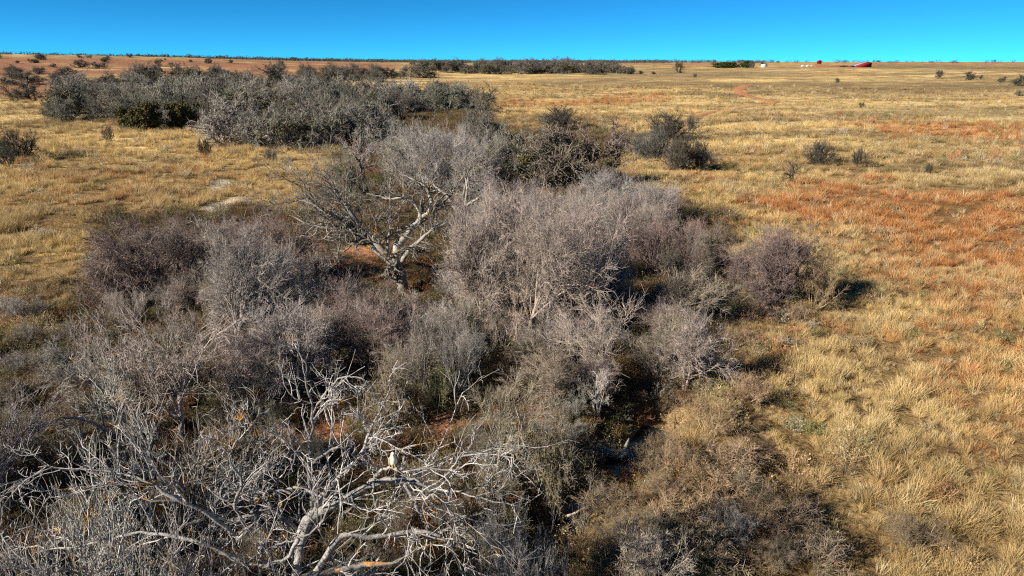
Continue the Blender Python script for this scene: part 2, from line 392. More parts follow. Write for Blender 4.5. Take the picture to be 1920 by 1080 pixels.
def k_upright(seed, ns=24, dens=1.0):
    r = np.random.default_rng(seed)
    S = stems(r, ns, 5.0, (0.0, 1.0), 7, 0.05, gn=0.10, base=0.7, bow=0.055)
    A = kids(r, *S, 13, 5, (0.08, 1.0), 0.6, 0.42, 0.14, 0.16, 0.5, 0.016, fall=0.3, bow=0.05)
    B = kids(r, *A, 7*dens, 4, (0.12, 1.0), 0.6, 0.48, 0.12, 0.2, 0.55, 0.011, fall=0.3, bow=0.05)
    D = kids(r, *B, 4.5*dens, 2, (0.15, 1.0), 0.7, 0.55, 0.06, 0.1, 0.7, 0.008, tip=0.55, fall=0.2)
    return Kind([tubes(*S[:2], 6, rnd(r, len(S[0]))), tubes(*A[:2], 4, rnd(r, len(A[0])))],
                [tubes(*B[:2], 3, rnd(r, len(B[0]))), tubes(*D[:2], 3, rnd(r, len(D[0])))])
def k_round(seed, leafy=0, dens=1.0, trunks=4):
    r = np.random.default_rng(seed)
    S = stems(r, trunks, 3.6, (0.1, 0.6), 6, 0.14, gn=0.16, base=0.35, bow=0.0, hv=0.3)
    A = kids(r, *S, 9, 6, (0.12, 1.0), 0.95, 0.78, 0.1, 0.22, 0.55, 0.03, fall=0.4, outw=0.25)
    B = kids(r, *A, 7, 4, (0.2, 1.0), 0.8, 0.5, 0.08, 0.25, 0.5, 0.012, fall=0.25, outw=0.25)
    D = kids(r, *B, 7*dens, 3, (0.1, 1.0), 0.85, 0.55, 0.05, 0.25, 0.6, 0.009, tip=0.5, fall=0.2, outw=0.15)
    E = kids(r, *D, 3*dens, 2, (0.2, 1.0), 0.8, 0.6, 0.05, 0.1, 0.8, 0.008, tip=0.6, fall=0.1)
    lv = None
    if leafy:
        pts = B[0][:, -1]; lo = pts[pts[:, 2] < np.percentile(pts[:, 2], 80)]
        cen = lo[r.integers(0, len(lo), 26)]
        near = np.min(np.linalg.norm(lo[:, None]-cen[None], axis=2), 1) < 0.7
        lv = leaf_quads(r, lo[near], leafy, 0.07, 0.22)
    return Kind([tubes(*S[:2], 7, rnd(r, len(S[0]))), tubes(*A[:2], 5, rnd(r, len(A[0])))],
                [tubes(*B[:2], 3, rnd(r, len(B[0]))), tubes(*D[:2], 3, rnd(r, len(D[0]))), tubes(*E[:2], 3, rnd(r, len(E[0])))], lv)
def k_fluffy(seed, trunks=2):
    r = np.random.default_rng(seed)
    S = stems(r, trunks, 2.6, (0.0, 0.35), 6, 0.10, gn=0.1, base=0.25, bow=0.02, hv=0.2)
    A = kids(r, *S, 15, 6, (0.3, 1.0), 0.75, 0.95, 0.22, 0.13, 0.5, 0.022, fall=0.3, outw=0.2)
    B = kids(r, *A, 9, 4, (0.15, 1.0), 0.6, 0.45, 0.12, 0.16, 0.5, 0.012, fall=0.25, outw=0.2)
    D = kids(r, *B, 8, 3, (0.1, 1.0), 0.65, 0.55, 0.05, 0.16, 0.6, 0.008, tip=0.5, fall=0.2, outw=0.12)
    E = kids(r, *D, 2.5, 2, (0.2, 1.0), 0.7, 0.6, 0.05, 0.1, 0.8, 0.0065, tip=0.6, fall=0.1)
    return Kind([tubes(*S[:2], 7, rnd(r, len(S[0]))), tubes(*A[:2], 5, rnd(r, len(A[0])))],
                [tubes(*B[:2], 3, rnd(r, len(B[0]))), tubes(*D[:2], 3, rnd(r, len(D[0]))), tubes(*E[:2], 3, rnd(r, len(E[0])))])
def k_tangle(seed, trunks=6):
    r = np.random.default_rng(seed)
    S = stems(r, trunks, 4.6, (0.1, 0.75), 8, 0.14, gn=0.18, base=0.6, bow=0.0, hv=0.3)
    A = kids(r, *S, 8, 8, (0.2, 1.0), 0.8, 0.62, 0.14, 0.2, 0.5, 0.03, rmax=0.06, fall=0.35, outw=0.1)
    B = kids(r, *A, 8, 6, (0.15, 1.0), 0.7, 0.55, 0.12, 0.2, 0.6, 0.018, fall=0.3, bow=0.03)
    D = kids(r, *B, 4.5, 5, (0.15, 1.0), 0.75, 0.6, 0.08, 0.2, 0.65, 0.0125, tip=0.5, fall=0.2)
    return Kind([tubes(*S[:2], 8, rnd(r, len(S[0]))), tubes(*A[:2], 6, rnd(r, len(A[0])))],
                [tubes(*B[:2], 4, rnd(r, len(B[0]))), tubes(*D[:2], 3, rnd(r, len(D[0])))], None, M_DEAD, M_DEAD)
def k_far(seed, leafy=0, trunks=4, th=1.35):
    """the same round tree with coarser twigs, for distances where single twigs are lost"""
    r = np.random.default_rng(seed)
    S = stems(r, trunks, 3.4, (0.1, 0.7), 6, 0.16, gn=0.16, base=0.4, bow=0.0, hv=0.3)
    A = kids(r, *S, 10, 6, (0.08, 1.0), 1.0, 0.75, 0.08, 0.2, 0.55, 0.04, fall=0.4, outw=0.25)
    B = kids(r, *A, 8, 4, (0.15, 1.0), 0.85, 0.5, 0.06, 0.25, 0.5, 0.024*th, fall=0.25, outw=0.25)
    D = kids(r, *B, 8, 3, (0.1, 1.0), 0.9, 0.55, 0.05, 0.25, 0.7, 0.019*th, tip=0.5, fall=0.2, outw=0.12)
    lv = None
    if leafy:
        pts = B[0][:, -1]; lo = pts[pts[:, 2] < np.percentile(pts[:, 2], 75)]; cen = lo[r.integers(0, len(lo), 18)]
        near = np.min(np.linalg.norm(lo[:, None]-cen[None], axis=2), 1) < 0.8; lv = leaf_quads(r, lo[near], leafy, 0.10, 0.25)
    return Kind([tubes(*S[:2], 6, rnd(r, len(S[0]))), tubes(*A[:2], 4, rnd(r, len(A[0])))],
                [tubes(*B[:2], 3, rnd(r, len(B[0]))), tubes(*D[:2], 3, rnd(r, len(D[0])))], lv, q=80)
def k_bristle(seed, ns=22, tilt=0.95):
    r = np.random.default_rng(seed)
    S = stems(r, ns, 3.0, (0.0, tilt), 6, 0.045, gn=0.14, base=0.3, bow=0.05)
    A = kids(r, *S, 10, 4, (0.15, 1.0), 0.6, 0.42, 0.15, 0.2, 0.6, 0.022, fall=0.3)
    B = kids(r, *A, 8, 3, (0.2, 1.0), 0.7, 0.5, 0.1, 0.2, 0.7, 0.018, fall=0.2)
    return Kind([tubes(*S[:2], 5, rnd(r, len(S[0])))], [tubes(*A[:2], 3, rnd(r, len(A[0]))), tubes(*B[:2], 3, rnd(r, len(B[0])))], q=80)
def k_vase(seed, ns=16):
    r = np.random.default_rng(seed)
    S = stems(r, ns, 3.0, (0.1, 0.95), 6, 0.035, gn=0.16, base=0.2, bow=0.06)
    A = kids(r, *S, 9, 4, (0.2, 1.0), 0.6, 0.42, 0.15, 0.2, 0.55, 0.01, fall=0.3)
    B = kids(r, *A, 7, 3, (0.2, 1.0), 0.7, 0.5, 0.1, 0.2, 0.6, 0.008, fall=0.2)
    D = kids(r, *B, 3, 2, (0.2, 1.0), 0.7, 0.6, 0.05, 0.1, 0.8, 0.007, tip=0.6, fall=0.2)
    return Kind([tubes(*S[:2], 5, rnd(r, len(S[0])))], [tubes(*A[:2], 3, rnd(r, len(A[0]))), tubes(*B[:2], 3, rnd(r, len(B[0]))), tubes(*D[:2], 3, rnd(r, len(D[0])))])
def k_dead(seed, trunks=3, twig=1.0):
    r = np.random.default_rng(seed)
    S = stems(r, trunks, 4.6, (0.1, 0.7), 8, 0.17, gn=0.2, base=0.3, bow=0.0, hv=0.25)
    A = kids(r, *S, 7, 8, (0.25, 1.0), 0.8, 0.62, 0.12, 0.24, 0.6, 0.035, fall=0.4, outw=0.15)
    B = kids(r, *A, 8, 6, (0.15, 1.0), 0.75, 0.5, 0.1, 0.26, 0.55, 0.017, fall=0.3, outw=0.1)
    D = kids(r, *B, 6*twig, 4, (0.15, 1.0), 0.8, 0.5, 0.08, 0.24, 0.6, 0.011, tip=0.5, fall=0.2)
    E = kids(r, *D, 1.3*twig, 2, (0.3, 1.0), 0.8, 0.6, 0.05, 0.1, 0.8, 0.009, tip=0.6, fall=0.1)
    return Kind([tubes(*S[:2], 8, rnd(r, len(S[0]))), tubes(*A[:2], 6, rnd(r, len(A[0])))],
                [tubes(*B[:2], 4, rnd(r, len(B[0]))), tubes(*D[:2], 3, rnd(r, len(D[0]))), tubes(*E[:2], 3, rnd(r, len(E[0])))], None, M_DEAD, M_DEAD)
def k_column(seed):
    r = np.random.default_rng(seed)
    S = stems(r, 2, 4.0, (0.0, 0.12), 8, 0.09, gn=0.05, base=0.1, bow=0.02, hv=0.1)
    A = kids(r, *S, 45, 5, (0.05, 1.0), 0.7, 0.42, 0.15, 0.12, 0.4, 0.015, fall=0.75)
    B = kids(r, *A, 8, 3, (0.1, 1.0), 0.6, 0.5, 0.1, 0.2, 0.6, 0.009, fall=0.3)
    lv = leaf_quads(r, B[0][:, 1], 5000, 0.05, 0.1)
    return Kind([tubes(*S[:2], 6, rnd(r, len(S[0])))], [tubes(*A[:2], 3, rnd(r, len(A[0]))), tubes(*B[:2], 3, rnd(r, len(B[0])))], lv)
def k_evergreen(seed, leaves=14000):
    r = np.random.default_rng(seed)
    S = stems(r, 3, 4.0, (0.05, 0.5), 6, 0.12, gn=0.1, base=0.3)
    A = kids(r, *S, 16, 5, (0.1, 1.0), 0.9, 0.65, 0.1, 0.15, 0.5, 0.03, fall=0.4, outw=0.2)
    B = kids(r, *A, 7, 3, (0.2, 1.0), 0.8, 0.5, 0.08, 0.2, 0.5, 0.012, fall=0.25, outw=0.2)
    lv = leaf_quads(r, B[0].reshape(-1, 3), leaves, 0.19, 0.25)
    return Kind([tubes(*S[:2], 6, rnd(r, len(S[0]))), tubes(*A[:2], 4, rnd(r, len(A[0])))], [tubes(*B[:2], 3, rnd(r, len(B[0])))], lv)
KIND = {'upright': [k_upright(11), k_upright(12, 28), k_upright(13, 18)],
        'round': [k_round(21, 1500), k_round(22, 0), k_round(23, 2600), k_round(24, 0, 1.1, 3)],
        'spread': [k_round(31, 0, 1.25, 7), k_round(32, 0, 1.25, 8)],
        'vase': [k_vase(41), k_vase(42, 14), k_vase(43, 20)],
        'dead': [k_dead(51), k_dead(52, 2), k_dead(53, 4)], 'tangle': [k_tangle(54), k_tangle(55, 5)], 'fluffy': [k_fluffy(81), k_fluffy(82, 1), k_fluffy(83, 3)],
        'far': [k_far(91, 900), k_far(92), k_far(93, 1600, 5), k_far(94, 0, 3)], 'bristle': [k_bristle(95), k_bristle(96, 16)], 'bush': [k_bristle(97, 40, 1.25), k_bristle(98, 34, 1.15)],
        'column': [k_column(61)], 'evergreen': [k_evergreen(71)]}

# ------------------------------------------------------------------ ground sheet
def build_ground():
    ang = np.radians(np.concatenate([np.arange(-50, 50, 0.3), np.arange(50, 310, 6.5)]))
    r = [1.0, 6, 10, 14, 17, 19, 20.5]
    while r[-1] < 80: r.append(r[-1]+0.3)
    while r[-1] < 12000: r.append(r[-1]*1.0135)
    r = np.array(r)
    A, Rr = np.meshgrid(ang, r); x = (Rr*np.sin(A)).ravel(); y = (Rr*np.cos(A)).ravel(); z = hgt(x, y)
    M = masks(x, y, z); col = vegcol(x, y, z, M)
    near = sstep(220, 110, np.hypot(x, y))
    bare = near*(1-M['sand'])*sstep(0.52, 0.42, fbm(x/5., y/3.2, 91, 3)); col = mixc(col, (0.20, 0.125, 0.06), near*(0.5+0.3*bare)*(1-M['wood'])); col *= (1-0.15*near)[:, None]  # brown soil and thatch, gaps painted darker for the tussocks' self-shadow
    col = mixc(col, SANDC, M['sand'])
    col = mixc(col, (0.10, 0.07, 0.045), 0.8*M['path'])
    na = len(ang); nr = len(r)
    i, j = np.meshgrid(np.arange(nr-1), np.arange(na), indexing='ij'); j2 = (j+1) % na
    F = np.stack([i*na+j, (i+1)*na+j, (i+1)*na+j2, i*na+j2], -1).reshape(-1, 4)
    V = np.stack([x, y, z], 1); V = np.concatenate([V, [[0, 0, float(hgt(0, 0)[0])]]]); col = np.concatenate([col, col[:1]])
    c = len(V)-1; jj = np.arange(na); T = np.stack([np.full(na, c), jj, (jj+1) % na], 1)
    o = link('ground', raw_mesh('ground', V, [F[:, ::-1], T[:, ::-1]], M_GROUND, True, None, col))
    tag(o, 'rolling winter prairie of dry straw grass and red earth', kind='structure')
build_ground()

# ------------------------------------------------------------------ scattered stuff (grass, weeds)
def clump(name, rng, blades, h, w, lean, spread, mat, segs=3, kinked=0.3):
    az = rng.random(blades)*2*np.pi; r = spread*np.sqrt(rng.random(blades))
    p = np.stack([np.cos(az)*r, np.sin(az)*r, np.full(blades, -0.05)], 1)
    az2 = az+rng.normal(size=blades)*0.7; th = lean*(0.25+rng.random(blades))
    L = h*(0.5+0.6*rng.random(blades)); wd = w*(0.7+0.6*rng.random(blades))
    V, H = [], []
    side = np.stack([-np.sin(az2), np.cos(az2), np.zeros(blades)], 1)
    tw = rng.normal(size=blades)*0.8
    side = side*np.cos(tw)[:, None]+np.stack([np.cos(az2), np.sin(az2), np.zeros(blades)], 1)*np.sin(tw)[:, None]
    pts = []
    for s in range(segs+1):
        f = 1-0.85*s/segs
        pts.append((p-side*(wd*f)[:, None]/2, p+side*(wd*f)[:, None]/2)); 
        d = np.stack([np.sin(th)*np.cos(az2), np.sin(th)*np.sin(az2), np.cos(th)], 1)
        p = p+d*(L/segs)[:, None]; th = th+lean*(0.35+kinked*rng.random(blades)); H.append(np.full(2, s/segs))
    V = np.stack([q for ab in pts for q in ab], 1)            # (blades, 2*(segs+1), 3)
    k = 2*(segs+1); b = np.arange(blades)[:, None]*k; s = np.arange(segs)[None, :]*2
    F = np.stack([b+s, b+s+1, b+s+3, b+s+2], -1).reshape(-1, 4)
    hh = np.tile(np.concatenate(H), blades)
    return bpy.data.objects.new(name, raw_mesh(name, V.reshape(-1, 3), [F], mat, False, hh))
def weed(name, seed, h, ns, tw):
    r = np.random.default_rng(seed)
    S = stems(r, ns, h, (0.05, 0.9), 4, 0.008, gn=0.15, base=0.15, bow=0.05)
    A = kids(r, *S, tw, 3, (0.3, 1.0), 0.6, 0.45, 0.1, 0.2, 0.8, 0.007, fall=0.3)
    B = kids(r, *A, 2.5, 2, (0.2, 1.0), 0.7, 0.5, 0.05, 0.1, 0.9, 0.0065, tip=0.8, fall=0.2)
    q = leaf_quads(r, A[0][:, -1], ns*6, 0.035, 0.06)
    parts = [tubes(*S[:2], 3, np.full(len(S[0]), 0.3)), tubes(*A[:2], 3, rnd(r, len(A[0]))), tubes(*B[:2], 3, rnd(r, len(B[0])))]
    V, F, H = join(parts); F = F+[q[1]+len(V)]; V = np.concatenate([V, q[0]]); H = np.concatenate([H, q[2]])
    return bpy.data.objects.new(name, raw_mesh(name, V, F, M_WEED, False, H))
def scatter(name, label, src, P, rot, scl, idx, col):
    coll = bpy.data.collections.new(name+'_pieces')
    for o in src: coll.objects.link(o)
    me = bpy.data.meshes.new(name); me.vertices.add(len(P)); me.vertices.foreach_set('co', np.ascontiguousarray(P, np.float32).ravel())
    for nm, ty, key, v in (('rot', 'FLOAT_VECTOR', 'vector', rot), ('scl', 'FLOAT_VECTOR', 'vector', scl), ('idx', 'INT', 'value', idx),
                           ('col', 'FLOAT_COLOR', 'color', np.concatenate([col, np.ones((len(col), 1))], 1))):
        a = me.attributes.new(nm, ty, 'POINT'); a.data.foreach_set(key, np.ascontiguousarray(v, np.int32 if ty == 'INT' else np.float32).ravel())
    o = link(name, me)
    g = bpy.data.node_groups.new(name, 'GeometryNodeTree')
    g.interface.new_socket('Geometry', in_out='INPUT', socket_type='NodeSocketGeometry'); g.interface.new_socket('Geometry', in_out='OUTPUT', socket_type='NodeSocketGeometry')
    gi = g.nodes.new('NodeGroupInput'); go = g.nodes.new('NodeGroupOutput'); ip = g.nodes.new('GeometryNodeInstanceOnPoints')
    ci = g.nodes.new('GeometryNodeCollectionInfo'); ci.inputs[0].default_value = coll; ci.inputs[1].default_value = True; ci.inputs[2].default_value = True
    ip.inputs['Pick Instance'].default_value = True
    def na(nm, ty):
        n = g.nodes.new('GeometryNodeInputNamedAttribute'); n.data_type = ty; n.inputs[0].default_value = nm; return n.outputs[0]
    g.links.new(gi.outputs[0], ip.inputs['Points']); g.links.new(ci.outputs[0], ip.inputs['Instance'])
    g.links.new(na('rot', 'FLOAT_VECTOR'), ip.inputs['Rotation']); g.links.new(na('scl', 'FLOAT_VECTOR'), ip.inputs['Scale']); g.links.new(na('idx', 'INT'), ip.inputs['Instance Index'])
    g.links.new(ip.outputs[0], go.inputs[0])
    md = o.modifiers.new('scatter', 'NODES'); md.node_group = g
    return tag(o, label, kind='stuff')
rg = np.random.default_rng(5)
def annulus(r0, r1, dens, rng, half=50.0, power=1.0):
    a0 = math.radians(half); area = a0*(r1*r1-r0*r0); N = int(area*dens)
    a = (rng.random(N)*2-1)*a0; r = np.sqrt(r0*r0+(r1*r1-r0*r0)*rng.random(N))
    return r*np.sin(a), r*np.cos(a)
TRACK = [(1402, 159), (1390, 164), (1382, 170), (1392, 177), (1412, 183), (1436, 188), (1456, 192)]; TRACK2 = [(1456, 191), (1444, 196), (1418, 199), (1385, 203), (1350, 208), (1320, 214), (1300, 220)]
def TRACKD(x, y):
    gx, gy, _ = ground([p[0] for p in TRACK+TRACK2[1:]], [p[1] for p in TRACK+TRACK2[1:]])
    return segdist(x, y, list(zip(gx, gy)))
def grass():
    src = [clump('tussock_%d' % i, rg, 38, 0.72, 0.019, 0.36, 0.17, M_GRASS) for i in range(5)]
    X, Y, S = [], [], []
    for r0, r1, de, sc in ((13, 45, 26.0, 0.72), (45, 85, 15.0, 0.85), (85, 160, 5.0, 1.25), (160, 300, 1.5, 1.7), (300, 520, 0.2, 2.2)):
        x, y = annulus(r0, r1, de, rg); X.append(x); Y.append(y); S.append(np.full(len(x), sc))
    x = np.concatenate(X); y = np.concatenate(Y); s = np.concatenate(S); z = hgt(x, y)
    M = masks(x, y, z)
    d = np.hypot(x, y)
    keep = rg.random(len(x)) > np.clip(0.93*M['wood']+0.85*M['grove']+1.0*(M['sand'] > 0.3)+0.97*M['path']+0.55*M['brush']*sstep(0.42, 0.55, fbm(x/2.5, y/2.5, 95, 2))+0.7*M['litter']+0.6*M['dark'], 0, 0.98)
    keep &= segdist(x, y, CREEK) > 1.6
    pat = fbm(x/5., y/3.2, 91, 3); fine = fbm(x/0.9, y/0.9, 93, 2)
    keep &= rg.random(len(x)) < np.clip(0.06+0.5*sstep(110, 60, d)+0.95*sstep(0.40, 0.52, pat), 0, 1)*np.clip(0.10+1.1*sstep(0.40, 0.56, fine), 0, 1)
    keep &= TRACKD(x, y) > 4.0
    x, y, z, s, pat = x[keep], y[keep], z[keep], s[keep], pat[keep]
    M = {k: v[keep] for k, v in M.items()}
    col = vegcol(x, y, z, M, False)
    n = len(x)
    # single rust-coloured clumps among the straw
    rr = sstep(0.25, 0.5, fbm(x/2.2, y/2.2, 61, 2))*np.clip((M['rust']-0.10)*2.0+0.03, 0.01, 0.97) > rg.random(n)
    col[rr] = np.array(RUSTC)*(0.8+0.5*rg.random((rr.sum(), 1)))
    gb = (rg.random(n) < 0.12); col[gb] = np.array((0.52, 0.42, 0.25))
    gg = (rg.random(n) < 0.015); col[gg] = np.array((0.30, 0.28, 0.10))
    col *= (0.7+0.65*rg.random(n))[:, None]
    sz = s*(0.45+0.75*rg.random(n))*(0.35+1.3*pat)*(1-0.4*M['brush'])*(0.55+0.9*sstep(0.4, 0.65, fbm(x/0.9, y/0.9, 93, 2)))
    sc = np.stack([sz*(0.9+0.4*rg.random(n)), sz*(0.9+0.4*rg.random(n)), sz*np.where(s > 1.2, 0.85, 1.1)], 1)
    rot = np.stack([rg.normal(size=n)*0.22, rg.normal(size=n)*0.22+0.12, rg.random(n)*6.28], 1)
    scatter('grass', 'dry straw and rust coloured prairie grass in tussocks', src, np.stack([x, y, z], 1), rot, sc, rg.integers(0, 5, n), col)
    print('grass', n)
grass()
def undergrowth():
    src = [weed('weed_%d' % i, 300+i, 0.9, 16, 6) for i in range(4)]
    x, y = annulus(13, 75, 3.2, rg); x2, y2 = annulus(75, 300, 0.35, rg)
    s = np.concatenate([np.full(len(x), 1.0), np.full(len(x2), 1.6)]); x = np.concatenate([x, x2]); y = np.concatenate([y, y2]); z = hgt(x, y)
    M = masks(x, y, z); n = len(x)
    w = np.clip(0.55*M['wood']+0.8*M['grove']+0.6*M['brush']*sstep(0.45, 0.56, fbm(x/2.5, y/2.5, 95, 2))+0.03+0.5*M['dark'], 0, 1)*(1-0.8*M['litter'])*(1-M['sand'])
    w = np.where(segdist(x, y, CREEK) < 1.0, 0.05, w)
    keep = rg.random(n) < w
    x, y, z, s = x[keep], y[keep], z[keep], s[keep]; M = {k: v[keep] for k, v in M.items()}; n = len(x)
    pal = np.array([(0.34, 0.23, 0.12), (0.24, 0.17, 0.10), (0.38, 0.30, 0.17), (0.21, 0.19, 0.08), (0.38, 0.20, 0.10), (0.40, 0.35, 0.27)])
    k = (np.clip(fbm(x/5., y/5., 97, 2)*7.5-0.8+rg.normal(size=n)*0.9, 0, 5.99)).astype(int)
    col = pal[k]*(0.7+0.6*rg.random(n))[:, None]
    col *= (1.2-0.65*M['wood']-0.45*M['grove'])[:, None]  # weeds among trees darkened, tree shade put into their colour
    sz = s*(0.5+0.9*rg.random(n))
    sc = np.stack([sz*1.15, sz*1.15, sz], 1); rot = np.stack([rg.normal(size=n)*0.12, rg.normal(size=n)*0.12, rg.random(n)*6.28], 1)
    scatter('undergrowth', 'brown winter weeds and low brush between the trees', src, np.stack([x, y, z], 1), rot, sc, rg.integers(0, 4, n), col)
    print('weeds', n)
undergrowth()

# ------------------------------------------------------------------ trees and shrubs
PALE = (0.42, 0.385, 0.35); GREY = (0.29, 0.26, 0.235); PINK = (0.31, 0.255, 0.222); PURP = (0.20, 0.15, 0.135); OLIVE = (0.235, 0.20, 0.15); DKGREY = (0.17, 0.15, 0.12); BROWN = (0.29, 0.205, 0.125)
LONE = (0.072, 0.066, 0.054); LONE2 = (0.12, 0.11, 0.09)
FAR1 = (0.125, 0.115, 0.097); FAR2 = (0.185, 0.17, 0.14); FAR3 = (0.245, 0.225, 0.19)
rt = np.random.default_rng(99)
def plant(kind, px, base, top, wpx, tint, label, cat='tree', group=None, var=None, xyz=None, leaf=(0.085, 0.075, 0.03), name=None, rz=None, hm=None, wm=None, tilt=0.0):
    ks = KIND[kind]; K = ks[int(rt.integers(len(ks)))] if var is None else ks[var % len(ks)]
    if xyz is None:
        x, y, z = (float(v[0]) for v in ground(px, base))
    else: x, y, z = xyz
    if hm is None:
        T = at(px, top, y); hm = max(0.5, T[2]-z)
    if wm is None: wm = wpx/FPX*math.hypot(y*cP-(z-CAMZ)*sP, 0)
    o = empty(name or {'tree': 'bare_tree', 'shrub': 'bare_shrub'}.get(cat, 'bare_tree'), (x, y, z-0.05), float(rt.random()*6.28) if rz is None else rz)
    if tilt: o.rotation_euler[0] = tilt
    sx = wm/K.w; sz = hm/K.h; o.scale = (sx, sx, sz)
    tj = np.array(tint)*(0.86+0.28*rt.random())*(1+0.018*rt.normal(size=3))
    for nm, me in (('trunk', K.trunk), ('crown', K.crown), ('leaves', K.leaves)):
        if me is None: continue
        c = link(nm, me, o)
        c.color = tuple(leaf if nm == 'leaves' else (tj*(0.7 if kind in ('dead', 'tangle') else 1.1) if nm == 'trunk' else tj))+(1,)
    tag(o, label, cat, group)
    return o
